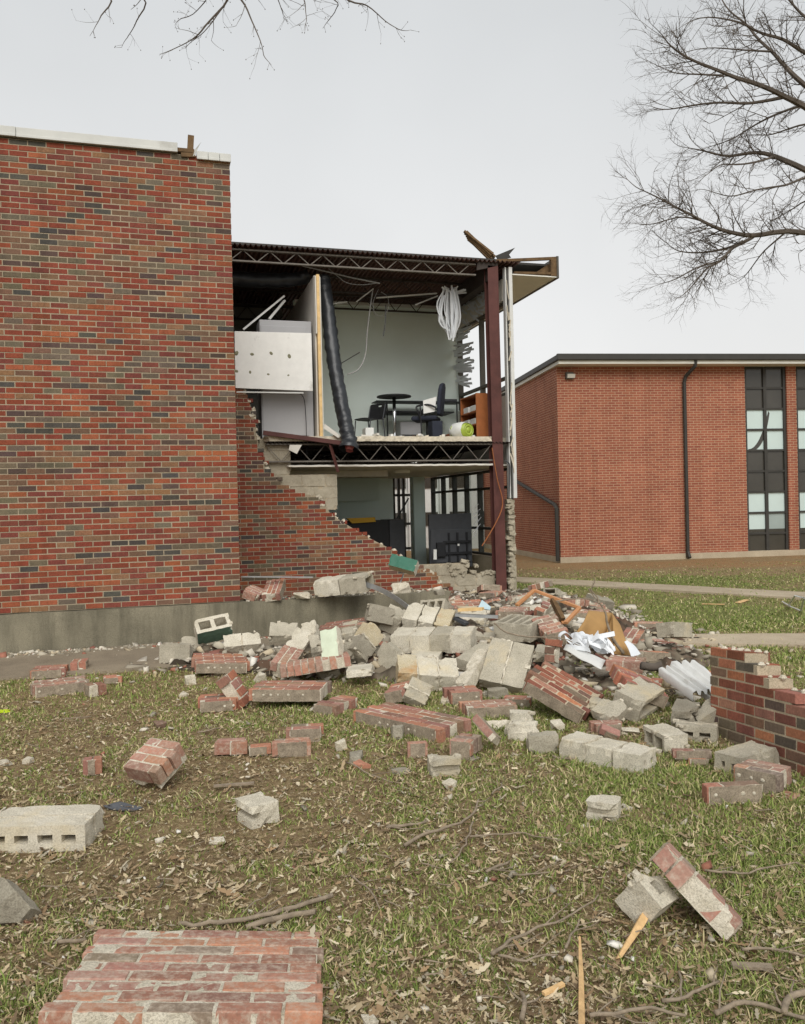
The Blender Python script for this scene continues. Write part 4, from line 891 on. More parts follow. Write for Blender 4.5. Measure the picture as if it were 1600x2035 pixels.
brick_slab('narrow upright strip of bricks at the head of the sloping panel', D_(1084, 1316, 7.3), D_(1103, 1318, 7.25), D_(1088, 1268, 7.4), .10, 'x', .8, 'brick', '')
brick_slab('orange brick panel sloping behind the hollow block on the right', D_(1246, 1352, 6.2), D_(1332, 1386, 5.8), D_(1220, 1318, 6.6), .10, 'x', .8, 'brick', '', white=False)
blocks('hollow block tipped toward the camera in front of the orange brick panel', D_(1224, 1371, 5.95), D_(1277, 1399, 5.65), D_(1269, 1342, 6.25), .17, 1, 1, 'x', 1, 'block', chips=5)
blocks('broken block shell curled beside the tipped hollow block', D_(1176, 1411, 5.8), D_(1222, 1432, 5.65), D_(1207, 1379, 5.95), .07, 1, 1, 'x', 0, 'block', chips=9, chip=.07)
blocks('broken grey block right of the tipped hollow block', D_(1332, 1412, 5.7), D_(1382, 1416, 5.6), D_(1345, 1388, 5.95), .10, 1, 1, 'x', 1, 'block_grey', chips=7)
blocks('small grey slab leaning on the standing brick wall', D_(1372, 1414, 5.65), D_(1388, 1434, 5.5), D_(1410, 1388, 5.75), .08, 1, 1, 'x', 0, 'block', chips=3)
brick_slab('brown brick fragment with a red brick leaning on it', (1186, 1441, .085), (1238, 1439, .085), (1192, 1431, .085), .085, 'x', .2, 'brick_chalky', '')
brick_slab('small red brick leaning on the brown brick fragment', (1203, 1452, .07), (1232, 1464, .03), (1210, 1441, .09), .055, 'x', 1., 'brick_dusty', '')
brick_slab('dark red brick with two white plugs beside the sloping panel', (1006, 1388, .075), (1054, 1390, .075), (1010, 1380, .075), .07, 'x', 1., 'brick_dusty', '-')
brick_slab('brick fragment with red left end in front of the grey square slab', (897, 1377, .11), (957, 1373, .11), (886, 1365, .11), .11, 'x', .6, 'brick_dusty', '-')
brick_slab('long chalky brick fragment with one red brick in front of it', (929, 1407, .09), (1026, 1402, .09), (942, 1391, .09), .09, 'x', .3, 'brick_chalky', '')
blocks('small pale block in the grass left of the sloping brick panel', (1010, 1416, .09), (1058, 1418, .09), (1016, 1410, .09), .09, 1, 1, 'x', 0, 'block_pale', chips=4)
brick_slab('brick stack with white striped joints in the left of the heap', D_(538, 1314, 7.9), D_(581, 1325, 7.8), D_(562, 1283, 8.25), .15, 'y', .5, 'brick_chalky', '')
brick_slab('long slanting row of toothed brick ends in the left of the heap', D_(555, 1327, 7.55), D_(696, 1303, 7.6), D_(557, 1317, 7.95), .10, 'y', .8, 'brick_chalky', '', ragged=.05)
blocks('white hollow block lying open above the brick stack', D_(563, 1287, 8.3), D_(600, 1294, 8.2), D_(590, 1246, 8.6), .17, 1, 1, 'x', 1, 'block_pale', chips=7)
blocks('grey slab leaning on the plinth behind the brick stack', D_(535, 1263, 9.2), D_(592, 1264, 9.1), D_(537, 1236, 9.4), .12, 1, 1, 'x', 0, 'block', chips=5)
blocks('narrow beige block leaning right of the white hollow block', D_(600, 1272, 8.6), D_(628, 1262, 8.55), D_(598, 1240, 8.8), .12, 1, 1, 'x', 0, 'block_pale', chips=4)
brick_slab('dark brick strip with cored holes lying along the plinth', D_(632, 1252, 8.9), D_(720, 1240, 8.8), D_(648, 1237, 9.3), .10, 'x', .1, 'brick_dusty', '-')
brick_slab('red brick fragment half buried behind the rubble by the slab tip', (760, 1378, .10), (798, 1370, .14), (768, 1362, .12), .10, 'x', .9, 'brick_dusty', '')
# pieces lying on the low concrete wall
brick_slab('brick fragment lying on the concrete plinth against the wall', D_(519, 1182, 10.4), D_(556, 1178, 10.4), D_(530, 1154, 10.75), .11, 'y', .7, 'brick_dusty', '')
brick_slab('small tilted brick fragment at the corner on the plinth', D_(484, 1174, 10.45), D_(512, 1186, 10.4), D_(500, 1160, 10.7), .10, 'x', .8, 'brick_chalky', '')
blocks('block beam with open core and white cap lying on the plinth', D_(620, 1157, 10.45), D_(724, 1146, 10.4), D_(640, 1146, 10.75), .20, 2, 1, 'x', 1, mats=['block_pale', 'block'])
blocks('block piece with dark teal painted face hanging at the broken wall', D_(770, 1122, 13.0), D_(822, 1136, 12.9), D_(779, 1100, 13.06), .17, 1, 1, 'x', 0, 'block_pale', paint='teal_paint', pface='z+', chips=4)
chunk('white mortar lump lying on the plinth below the teal block', 798, 1176, .25, .13, .15, 'mortar_white', d=10.6)
chunk('flat white mortar pieces on the plinth between brick and block', 598, 1188, .24, .09, .14, 'mortar_white', d=10.55)
chunk('dark lump on the right end of the plinth', 873, 1180, .14, .07, .12, 'block_grey', d=10.6)
# brick pieces behind the heap on the right
brick_slab('brick row lying behind the cardboard near the path', D_(1230, 1266, 8.6), D_(1270, 1272, 8.4), D_(1245, 1246, 9.2), .10, 'y', .7, 'brick_dusty', '')
brick_slab('three bricks standing on edge at the end of the path', (1318, 1263, .10), (1341, 1264, .10), (1320, 1256, .10), .09, 'y', .2, 'brick_dusty', '')
brick_slab('grey spotted brick fragment below the three standing bricks', (1316, 1281, .09), (1347, 1280, .09), (1318, 1273, .09), .085, 'x', .3, 'brick_dusty', '-')
brick_slab('brick fragment at the grass edge below the spotted one', (1333, 1288, .10), (1364, 1290, .10), (1336, 1282, .10), .10, 'x', .2, 'brick_chalky', '')
brick_slab('cluster of red brick rows right of the cardboard', (1255, 1284, .14), (1312, 1280, .12), (1262, 1270, .16), .12, 'x', .8, 'brick_chalky', '-')
brick_slab('low white topped brick fragment in front of the red brick rows', (1293, 1298, .08), (1335, 1297, .08), (1298, 1290, .08), .08, 'x', .8, 'brick_chalky', '')
brick_slab('dusty mauve brick course behind the orange panel', D_(1208, 1312, 7.2), D_(1276, 1318, 7.1), D_(1214, 1300, 7.5), .10, 'x', .4, 'brick_chalky', '')
brick_slab('long dusty brick slab behind the orange wooden frame', D_(1126, 1216, 9.8), D_(1210, 1220, 9.6), D_(1130, 1206, 10.4), .10, 'x', .5, 'brick_chalky', '')
brick_slab('topmost brick strip with cored holes behind the wooden frame', D_(1130, 1204, 10.3), D_(1198, 1206, 10.2), D_(1134, 1196, 10.7), .10, 'x', .2, 'brick_chalky', '-')
brick_slab('brick lump leaning under the orange wooden frame', D_(1066, 1212, 9.2), D_(1082, 1218, 9.15), D_(1090, 1188, 9.4), .10, 'x', .8, 'brick_dusty', '')
brick_slab('brick slab between the white panel and the standing wall', (1385, 1345, .15), (1420, 1352, .13), (1398, 1330, .17), .12, 'x', .8, 'brick_dusty', '')
# lumps
for i, (lb, x, y, w, h, dp, m) in enumerate([
 ('grey triangular shard near the small broken block', 796, 1541, .13, .05, .09, 'block_grey'), ('grey lump beside a red brick half left of centre', 706, 1512, .16, .07, .1, 'block_grey'),
 ('red brick half beside the grey lump', 722, 1528, .12, .06, .09, 'brick_dusty'), ('pale stone with pointed top in the grass', 893, 1568, .09, .06, .08, 'mortar_white'),
 ('rounded grey piece behind the small broken block', 940, 1510, .10, .03, .09, 'block_grey'), ('white lump at the corner of the long slab', 985, 1448, .16, .09, .12, 'mortar_white'),
 ('flat white shard under the grey block', 1067, 1490, .14, .03, .07, 'mortar_white'), ('grey wedge leaning below the long slab', 790, 1468, .1, .1, .09, 'block_grey'),
 ('white crumb stone near the left edge', 57, 1514, .08, .04, .06, 'mortar_white'), ('white flat shard at the left edge', 12, 1516, .13, .03, .07, 'mortar_white'),
 ('tan upright stone among the brick pairs', 679, 1492, .08, .09, .06, 'block_pale'), ('white lump beside the orange slab fragment', 362, 1384, .14, .05, .08, 'mortar_white'),
 ('white flat stone left of the twig pile', 433, 1674, .09, .03, .06, 'mortar_white'), ('white flat stone in the middle grass', 679, 1696, .07, .025, .05, 'mortar_white'),
 ('brown brick lump in front of the orange slab', 567, 1330, .15, .09, .12, 'brick_dusty'), ('tan brick lump right of the brown lump', 600, 1333, .14, .09, .12, 'brick_chalky'),
 ('white block lump behind the tilted brick triangle', 515, 1352, .2, .08, .12, 'mortar_white'), ('small white block lump on the left lawn', 378, 1358, .12, .1, .1, 'mortar_white'),
 ('white broken stone left of the brown brick fragment', 1108, 1452, .13, .08, .1, 'mortar_white'), ('white stone pile right of the brown brick fragment', 1250, 1462, .14, .06, .1, 'mortar_white'),
 ('white stone under the hollow pale block', 1305, 1478, .15, .05, .1, 'mortar_white'), ('pale stone right of the half block', 1245, 1608, .09, .04, .06, 'mortar_white'),
 ('reddish crumbs right of the spotted brick fragment', 1560, 1588, .16, .04, .1, 'brick_chalky'), ('white lump at the bottom edge of the lawn', 737, 2034, .06, .03, .05, 'mortar_white'),
 ('large grey lump between the brick fragment and the panel', 990, 1386, .2, .1, .14, 'block_grey'), ('white rubble lump before the rust stained slab', 880, 1366, .2, .1, .15, 'mortar_white'),
 ('light rubble lump behind the raised slab', 720, 1340, .3, .12, .2, 'mortar_white'), ('grey rubble lump near the tilted brick triangle', 655, 1345, .25, .08, .16, 'block'),
 ('pinkish brick crumb on the soil left of centre', 318, 1443, .14, .05, .09, 'brick_dusty'), ('brick crumb beside the apron', 345, 1318, .16, .07, .12, 'brick_dusty'), ('white capped crumb at the heap end', 405, 1322, .18, .12, .14, 'brick_chalky')]):
    chunk(lb, x, y, w, h, dp, m, rot=i*1.3)
# ---------------------------------------------------------------- low bed of crushed rubble under the heap, and loose bits
def bed():
    cs = [((.6, 9.2), .75, .14), ((1.5, 8.6), .8, .17), ((2.1, 8.9), .9, .24), ((2.5, 7.9), .8, .2), ((3.2, 8.7), .95, .34), ((3.4, 7.4), .6, .15), ((4.0, 8.7), 1.0, .36), ((4.6, 9.6), 1.3, .42), ((3.4, 9.9), 1.1, .36), ((3.7, 6.7), .55, .1), ((4.6, 7.4), .8, .16), ((5.0, 11.0), 1.4, .34), ((5.4, 8.6), .8, .12), ((5.0, 12.6), 1.2, .2), ((3.9, 6.2), .5, .06)]
    x = np.arange(-.4, 7.0, .035); y = np.arange(5.6, 13.6, .035); X, Y = np.meshgrid(x, y); H = np.zeros_like(X)-.04
    for (a, b), r, h in cs: H = np.maximum(H, h*1.0*np.clip(1-((X-a)**2+(Y-b)**2)/r**2, 0, 1)**.8-.04)
    n = fbm(X, Y, 7., 4); q = fbm(X+9, Y, 16., 3); q3 = fbm(X+2, Y+7, 34., 2); H2 = H+(q3-.5)*.035*np.clip(H*14+.3, 0, 1)+(n-.5)*.16*np.clip(H*14+.4, 0, 1)+(q-.5)*.07*np.clip(H*14+.3, 0, 1); H2 = np.where(H < -.03, -.06, H2)
    v = np.stack([X.ravel(), Y.ravel(), H2.ravel()], 1); ii = np.arange(X.size).reshape(X.shape)
    keep = (H[:-1, :-1] > -.035) | (H[1:, 1:] > -.035) | (H[1:, :-1] > -.035) | (H[:-1, 1:] > -.035)
    f = np.stack([ii[:-1, :-1][keep], ii[:-1, 1:][keep], ii[1:, 1:][keep], ii[1:, :-1][keep]], 1)
    rg = np.random.default_rng(4); k = fbm(X, Y, 9., 3).ravel(); c1 = np.array(lin(62, 54, 44)); c2 = np.array(lin(120, 110, 94)); c3 = np.array(lin(96, 76, 62))  # dark soil and debris, darkened further to paint shade into the heap's gaps
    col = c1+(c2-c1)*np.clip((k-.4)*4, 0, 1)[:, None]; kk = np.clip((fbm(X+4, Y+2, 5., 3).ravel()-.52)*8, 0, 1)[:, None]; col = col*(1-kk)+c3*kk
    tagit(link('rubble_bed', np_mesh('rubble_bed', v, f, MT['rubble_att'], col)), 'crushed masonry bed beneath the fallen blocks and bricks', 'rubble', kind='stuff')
    def hz(a, b):
        h = -.04
        for (p, q), r, t in cs: h = np.maximum(h, t*1.0*np.clip(1-((a-p)**2+(b-q)**2)/r**2, 0, 1)**.8-.04)
        return h
    return hz, cs
BEDZ, BEDC = bed()
def bits():
    rg = np.random.default_rng(8); V = []; F = []; C = []
    iv = np.array([(x, y, z) for z in (-.6, .6) for y in (-.7, .7) for x in (-1., 1)]); ifc = np.array([(0, 2, 3, 1), (4, 5, 7, 6), (0, 1, 5, 4), (2, 6, 7, 3), (0, 4, 6, 2), (1, 3, 7, 5)])
    pal = [np.array(lin(*c)) for c in ((206, 198, 182), (176, 168, 150), (150, 142, 126), (158, 108, 90), (136, 92, 80), (190, 176, 150), (224, 220, 210))]; pw = np.array([.26, .25, .21, .07, .03, .12, .06])
    pos = []
    for (c, r, h) in BEDC:
        n = int(270*r*r)
        for _ in range(n):
            a = rg.random()*6.283; q = r*1.25*math.sqrt(rg.random()); x, y = c[0]+q*math.cos(a), c[1]+q*math.sin(a); pos.append((x, y, max(0, float(BEDZ(x, y)))+.01, (rg.gamma(2., .009)+.006) if rg.random() > .10 else rg.uniform(.04, .08)))
    for _ in range(420): pos.append((rg.uniform(-2.2, 1.5), 10.45-abs(rg.normal(0, .16)), .02, rg.gamma(2., .006)+.006))   # along the plinth foot
    for _ in range(520):                                                                                    # strewn over the lawn
        d = rg.uniform(2.6, 9.5); x = rg.uniform(-.47, .5)*d; p = _f*d+_r*x; w = rg.random(); pos.append((p.x, p.y, .010, min(.03, rg.gamma(1.5, .0045)+.003)))
    for _ in range(260): pos.append((rg.uniform(1., 3.7), rg.uniform(10.53, 10.85), .468, rg.gamma(1.6, .008)+.005))
    n = len(pos); base = 0
    for (x, y, z, s) in pos:
        sc = s*rg.uniform(.55, 1.3, 3); sc[2] *= .75; an = rg.random()*6.28; ca, sa = math.cos(an), math.sin(an)
        w = iv*sc*(1+1.1*(rg.random((len(iv), 3))-.5)); ti = rg.normal(0, .5); w = np.stack([w[:, 0]*math.cos(ti)-w[:, 2]*math.sin(ti), w[:, 1], w[:, 0]*math.sin(ti)+w[:, 2]*math.cos(ti)], 1); w = np.stack([w[:, 0]*ca-w[:, 1]*sa+x, w[:, 0]*sa+w[:, 1]*ca+y, w[:, 2]+z], 1)
        V.append(w); F.append(ifc+base); base += len(iv); c = pal[rg.choice(len(pal), p=pw)]*rg.uniform(.8, 1.1); c[3] = 1; C.append(np.tile(c, (len(iv), 1)))
    tagit(link('rubble_bits', np_mesh('rubble_bits', np.concatenate(V), np.concatenate(F), MT['rubble_att'], np.concatenate(C))), 'small crumbs of mortar, brick and concrete strewn over heap and lawn', 'rubble', kind='stuff')
bits()
# --- more pieces half sunk in the rear of the heap, alike enough that nothing tells them apart
rm = random.Random(51)
def rough_spot(x, y, h, lb, kind, i):
    p = Vector((x, y, h)); a = rm.uniform(-.7, .7); tx, ty = rm.uniform(-.35, .35), rm.uniform(-.3, .3)
    M = Matrix.Translation(p) @ Matrix.Rotation(a, 4, 'Z') @ Matrix.Rotation(tx, 4, 'X') @ Matrix.Rotation(ty, 4, 'Y')
    inv = lambda q: M @ Vector(q)
    L, Wd, T = (rm.uniform(.2, .42), rm.uniform(.14, .3), .095) if kind else (rm.uniform(.22, .39), .19, rm.uniform(.09, .19))
    global pt
    old = pt; pt = lambda c: c
    try:
        A, B, C = inv((-L/2, -Wd/2, T)), inv((L/2, -Wd/2, T)), inv((-L/2, Wd/2, T))
        if kind: brick_slab(lb, A, B, C, T, rm.choice('xy'), .6, rm.choice(('brick_dusty', 'brick_chalky')), '', group='brick fragments in the rear of the heap')
        else: blocks(lb, A, B, C, T, 1, 1, 'x', rm.choice((0, 1)), rm.choice(('block', 'block_grey', 'block_pale')), group='blocks in the rear of the heap')
    finally: pt = old
for i, (x, y) in enumerate([(4.5, 9.9), (4.9, 9.3), (5.2, 10.4), (4.2, 10.3), (3.7, 9.8), (5.5, 9.8), (4.75, 8.4), (5.05, 8.0), (4.35, 7.7), (5.4, 11.2), (4.6, 11.2), (3.6, 10.9), (5.0, 12.3), (4.1, 11.6), (3.0, 9.4), (2.5, 9.3), (1.9, 9.2), (2.2, 8.7), (3.5, 7.9), (5.7, 8.9), (5.0, 7.3), (4.5, 7.0)]):
    z = max(.0, float(BEDZ(x, y)))-.02; k = i % 3 != 2
    rough_spot(x, y, z, 'dusty brick fragment half sunk in the rear rubble of the heap' if k else 'broken concrete block half sunk in the rear rubble of the heap', k, i)

# --- further pieces that show in the photograph
blocks('pale block lying in front of the steel column base', D_(905, 1236, 9.2), D_(962, 1232, 9.2), D_(912, 1216, 9.5), .15, 1, 1, 'x', 0, 'block_pale', chips=6)
blocks('grey block slab between the block beam and the slotted block', D_(930, 1262, 8.7), D_(985, 1268, 8.6), D_(938, 1244, 9.0), .12, 1, 1, 'x', 0, 'block', chips=7)
blocks('pale block fragment under the long block beam', D_(812, 1302, 7.9), D_(872, 1304, 7.9), D_(822, 1290, 8.2), .14, 1, 1, 'x', 0, 'block_pale', chips=6)
blocks('pale block fragment left of the plinth end', D_(726, 1240, 9.4), D_(768, 1232, 9.4), D_(732, 1220, 9.6), .15, 1, 1, 'y', 0, 'block_rust', chips=5)
blocks('grey block fragment behind the mint painted block', D_(676, 1262, 8.7), D_(706, 1256, 8.7), D_(682, 1238, 9.0), .14, 1, 1, 'x', 0, 'block', chips=7)
blocks('white block fragment below the mint painted block', D_(688, 1334, 7.4), D_(738, 1330, 7.4), D_(694, 1322, 7.7), .06, 1, 1, 'x', 0, 'block_pale', chips=6)
blocks('pale block fragment at the back between frame and column', D_(1040, 1216, 9.7), D_(1076, 1214, 9.7), D_(1046, 1202, 10.), .14, 1, 1, 'x', 0, 'block_pale', chips=6)
blocks('grey flat block fragment left of the curtain heap', D_(1062, 1296, 7.6), D_(1098, 1300, 7.5), D_(1068, 1280, 7.9), .1, 1, 1, 'x', 0, 'block', chips=7)
blocks('small pale block fragment right of the thin square slab', D_(876, 1392, 6.6), D_(900, 1396, 6.5), D_(880, 1380, 6.8), .08, 1, 1, 'x', 0, 'block_pale', chips=8)
blocks('grey block fragment under the grey square slab', D_(958, 1384, 6.8), D_(992, 1388, 6.7), D_(962, 1372, 7.0), .09, 1, 1, 'x', 0, 'block_grey', chips=8)
blocks('pale block fragment beside the white hollow block', D_(618, 1288, 8.3), D_(642, 1284, 8.3), D_(612, 1262, 8.5), .12, 1, 1, 'x', 0, 'block', chips=8)
blocks('grey fragment at the lower edge of the orange brick panel', D_(1168, 1396, 6.05), D_(1206, 1404, 5.95), D_(1178, 1380, 6.25), .1, 1, 1, 'x', 0, 'block', chips=8)
# ---------------------------------------------------------------- things in the open rooms
UZ = 2.82
def crinkle(pts, rad, n=18, amp=.018, fr=7.):
    mb = MB(); k = len(pts); pts = [Vector(p) for p in pts]; t0 = (pts[1]-pts[0]).normalized(); a = t0.orthogonal().normalized(); vs = []
    for i in range(k):
        t = (pts[min(i+1, k-1)]-pts[max(i-1, 0)]).normalized(); a = (a-t*a.dot(t)).normalized(); b = t.cross(a)
        r = rad if not hasattr(rad, '__len__') else rad[i]
        for j in range(n):
            th = 2*math.pi*j/n; dirv = a*math.cos(th)+b*math.sin(th); q = pts[i]+dirv*r
            w = mnoise.noise(Vector((q.x*fr, q.y*fr, q.z*fr*2.2)))*amp+math.sin(i*1.05+mnoise.noise(q*3)*2)*.004; vs.append(pts[i]+dirv*(r+w))
    fs = [(i*n+j, i*n+(j+1) % n, (i+1)*n+(j+1) % n, (i+1)*n+j) for i in range(k-1) for j in range(n)]
    mb.add(vs, fs); return mb
def polyline(ctrl, k):
    """smooth curve through control points"""
    c = [Vector(p) for p in ctrl]; out = []
    for i in range(len(c)-1):
        p0, p1, p2, p3 = c[max(i-1, 0)], c[i], c[i+1], c[min(i+2, len(c)-1)]
        for j in range(k):
            t = j/k; out.append(.5*((2*p1)+(p2-p0)*t+(2*p0-5*p1+4*p2-p3)*t*t+(3*p1-p0-3*p2+p3)*t**3))
    return out+[c[-1]]
# hanging black duct
hd = empty('flexible_duct', 'long black insulated duct hanging slantwise down over the broken floor edge', 'duct', Matrix.Translation(P(695, 890, Y=YS-.2)))
HI = hd.matrix_world.inverted()
def under(par, mb, name, m, smooth=False, bevel=0):
    I = par.matrix_world.inverted(); o = mb.obj(name, m, par, bevel, smooth); o.data.transform(I); return o
ax = polyline([P(642, 552, Y=14.35), P(652, 620, Y=14.2), P(664, 720, Y=13.95), P(680, 810, Y=13.72), P(693, 872, Y=13.52)], 22)
under(hd, crinkle(ax, .122), 'duct_sleeve', MT['black_duct'], True)
ax2 = polyline([P(692, 868, Y=13.53), P(694, 880, Y=13.48), P(693, 893, Y=13.44)], 5); under(hd, crinkle(ax2, [.122+.004*i for i in range(len(ax2))], amp=.04), 'torn_end', MT['black_duct'], True)
under(hd, crinkle([p+Vector((0, -.01, -.02)) for p in ax2[5:]], .07, amp=.04), 'lining', MT['pink'], True)
dz_ = P(500, 556, Y=14.5)
tagit(crinkle(polyline([P(452, 553, Y=14.6), P(520, 557, Y=14.6), P(580, 556, Y=14.6), P(612, 549, Y=14.6)], 14), .125, amp=.02).obj('flexible_duct', MT['black_duct'], None, 0, True), 'black insulated duct running level under the roof in the dark left room', 'duct')
# white board with glue dabs, seen from its back
wbM = Matrix.Translation(P(545, 778, Y=YS-.04)); wbd = empty('wall_panel', 'white wall panel with eight glue dabs hanging at the torn edge', 'panel', wbM)
a, b, c, d = P(466, 658, Y=YS-.04), P(619, 662, Y=YS-.04), P(622, 777, Y=YS-.06), P(468, 771, Y=YS-.06)
under(wbd, MB().prism([a, b, c, d], (0, -1, 0), .022), 'board', MT['white_board'], False, .004)
under(wbd, MB().bar(P(470, 779, Y=YS-.07), P(603, 781, Y=YS-.07), .03, .02), 'tray', MT['white_metal'])
for (x, y) in ((501, 704), (539, 702), (575, 708), (470, 702), (497, 740), (533, 744), (573, 746), (470, 738)):
    p = P(x, y, Y=YS-.047); r = .030*RNG.uniform(.8, 1.15); 
    under(wbd, MB().lathe([(r, 0), (r*.8, .006), (r*.3, .010)], 9, Matrix.Translation(p) @ Matrix.Rotation(math.radians(90), 4, 'X') @ Matrix.Rotation(RNG.random()*6, 4, 'Z') @ Matrix.Diagonal((1, 1.35, 1, 1))), 'glue_dab', MT['adhesive'])
# grey steel cabinet
cb = empty('metal_cabinet', 'tall grey steel cabinet behind the white panel', 'cabinet', Matrix.Translation(P(570, 860, Y=YS+.3)))
x0, x1 = P(517, 700, Y=YS+.3).x, P(620, 700, Y=YS+.3).x; zt_ = P(570, 637, Y=YS+.3).z
under(cb, MB().box((x0, YS+.3, UZ+.0), (x1, YS+.75, zt_)), 'carcass', MT['cabinet'], False, .008)
under(cb, MB().box((x0+.02, YS+.285, UZ+.04), (x1-.09, YS+.299, zt_-.10)), 'back_panel', MT['cabinet'], False, .004)
under(cb, MB().tube(polyline([P(592, 779, Y=YS+.2), P(604, 792, Y=YS+.2), P(608, 830, Y=YS+.2), P(609, 862, Y=YS+.2), P(610, 905, Y=YS+.1)], 6), .006, 5), 'power_cord', MT['black'])
for i, (p, q) in enumerate((((483, 655), (565, 588)), ((535, 634), (566, 597)))):
    A, B = P(*p, Y=YS+.5), P(*q, Y=YS+.7); tagit(MB().bar(A, B, .035, .03).obj('ceiling_rail', MT['white_metal']), ('longer' if i == 0 else 'shorter')+' white ceiling rail leaning over the grey cabinet', 'ceiling rail', 'fallen ceiling rails')
# round pedestal table
p = P(783, 788, Y=15.5); tb_ = empty('round_table', 'small round black pedestal table with steel column in the upper room', 'table', Matrix.Translation((p.x, p.y, UZ)))
hz_ = p.z-UZ
tp = MB().lathe([(.30, hz_-.02), (.335, hz_-.015), (.335, hz_+.005), (.32, hz_+.012)], 32).obj('table_top', MT['black'], tb_)
MB().lathe([(.035, .02), (.035, hz_-.02)], 14).obj('column', MT['chrome'], tb_, 0, True); MB().lathe([(.24, 0), (.23, .02), (.05, .035)], 24).obj('foot', MT['chrome'], tb_)
tagit(MB().box((p.x+.0, p.y-.12, p.z+.014), (p.x+.2, p.y+.05, p.z+.03)).obj('closed_laptop', MT['dark_grey'], None, .004), 'flat dark laptop lying on the round table', 'laptop')
# plastic side chair
p = P(735, 868, Y=15.2); ch = empty('side_chair', 'black plastic chair with slotted back left of the round table', 'chair', Matrix.Translation((p.x, 15.2, UZ)) @ Matrix.Rotation(math.radians(-60), 4, 'Z'))
def plate(w, h, t, curve, hole=None):
    mb = MB(); nx, ny = 14, 9; V = []; F = []
    g = [[(-w/2+w*i/nx, h*j/ny) for j in range(ny+1)] for i in range(nx+1)]
    for s in (0, 1):
        for i in range(nx+1):
            for j in range(ny+1):
                x, z = g[i][j]; r = .06; ex_ = max(0, abs(x)-(w/2-r)); ez = max(0, z-(h-r)); k = math.hypot(ex_, ez)
                if ex_ and ez and k > r: x = math.copysign(w/2-r+ex_*r/k, x); z = h-r+ez*r/k
                V.append((x, curve*(1-(2*x/w)**2)+(t if s else 0), z))
    q = (nx+1)*(ny+1); ix = lambda s, i, j: s*q+i*(ny+1)+j
    hh = lambda i, j: hole and hole[0] <= i < hole[1] and hole[2] <= j < hole[3]
    for i in range(nx):
        for j in range(ny):
            if hh(i, j): continue
            F += [(ix(0, i, j), ix(0, i+1, j), ix(0, i+1, j+1), ix(0, i, j+1)), (ix(1, i, j), ix(1, i, j+1), ix(1, i+1, j+1), ix(1, i+1, j))]
    for j in range(ny): F += [(ix(0, 0, j), ix(0, 0, j+1), ix(1, 0, j+1), ix(1, 0, j)), (ix(0, nx, j), ix(1, nx, j), ix(1, nx, j+1), ix(0, nx, j+1))]
    for i in range(nx): F += [(ix(0, i, ny), ix(0, i+1, ny), ix(1, i+1, ny), ix(1, i, ny)), (ix(0, i, 0), ix(1, i, 0), ix(1, i+1, 0), ix(0, i+1, 0))]
    mb.add(V, F); return mb
o = plate(.44, .30, .012, .04, (6, 9, 7, 8)).obj('backrest', MT['black'], ch); o.location = (0, .20, .48); o.rotation_euler = (math.radians(-8), 0, 0)
o = plate(.42, .40, .014, .015).obj('seat', MT['black'], ch); o.location = (0, .18, .44); o.rotation_euler = (math.radians(90), 0, 0)
for sx in (-1, 1):
    MB().tube([(sx*.2, .22, 0), (sx*.2, .16, .46), (sx*.2, .235, .74)], .011, 8).obj('leg', MT['dark_grey'], ch); MB().tube([(sx*.2, -.22, 0), (sx*.2, -.17, .43)], .011, 8).obj('leg', MT['dark_grey'], ch)
# desk behind
y_ = 16.0; dk = empty('desk', 'black metal-framed desk against the pale green wall', 'desk', Matrix.Translation((P(830, 860, Y=y_).x, y_, UZ)))
xa, xb = P(747, 800, Y=y_).x, P(916, 800, Y=y_).x; zz_ = P(750, 796, Y=y_).z
under(dk, MB().box((xa, y_-.05, zz_-.02), (xb, y_+.35, zz_)), 'shelf', MT['black']); under(dk, MB().box((xa+.1, y_-.28, zz_-.26), (xb-.25, y_+.3, zz_-.235)), 'desk_top', MT['black'])
for x in (xa+.02, xa+.22, xb-.02, xb-.10):
    under(dk, MB().box((x-.012, y_-.04, UZ), (x+.012, y_-.016, zz_-.02)), 'leg', MT['black'])
under(dk, MB().box((xa+.5, y_+.0, UZ), (xa+.95, y_+.3, UZ+.5)), 'drawer_unit', MT['cabinet'])
tagit(MB().box((P(880, 798, Y=y_).x, y_-.02, zz_+.002), (P(908, 798, Y=y_).x, y_+.2, zz_+.05)).obj('paper_tray', MT['dark_grey'], None, .006), 'dark tray on the right end of the desk', 'tray')
# office chair
p = P(850, 862, Y=15.0); oc = empty('office_chair', 'black high-backed office chair with armrests in the upper room', 'chair', Matrix.Translation((p.x, 15.0, UZ)) @ Matrix.Rotation(math.radians(62), 4, 'Z') )
bk = MB(); V = []
prof = [(-.20, .50), (-.235, .62), (-.25, .80), (-.24, .98), (-.19, 1.07), (-.08, 1.105)]
ol = [(x, z) for x, z in prof]+[(-x, z) for x, z in reversed(prof)]
bk.prism([(x, -.20-.10*(z-.5)-.03*(1-(x/.26)**2), z) for x, z in ol], (0, 1, 0), .07)
bk.obj('backrest', MT['navy'], oc, .025); MB().box((-.25, -.22, .40), (.25, .27, .49)).obj('seat', MT['navy'], oc, .035)
for sx in (-1, 1): MB().tube(polyline([(sx*.26, .10, .44), (sx*.30, .12, .56), (sx*.30, .14, .66), (sx*.30, -.08, .68), (sx*.27, -.22, .62)], 5), .018, 8).obj('armrest', MT['black'], oc)
MB().lathe([(.03, .10), (.03, .4)], 10).obj('column', MT['black'], oc)
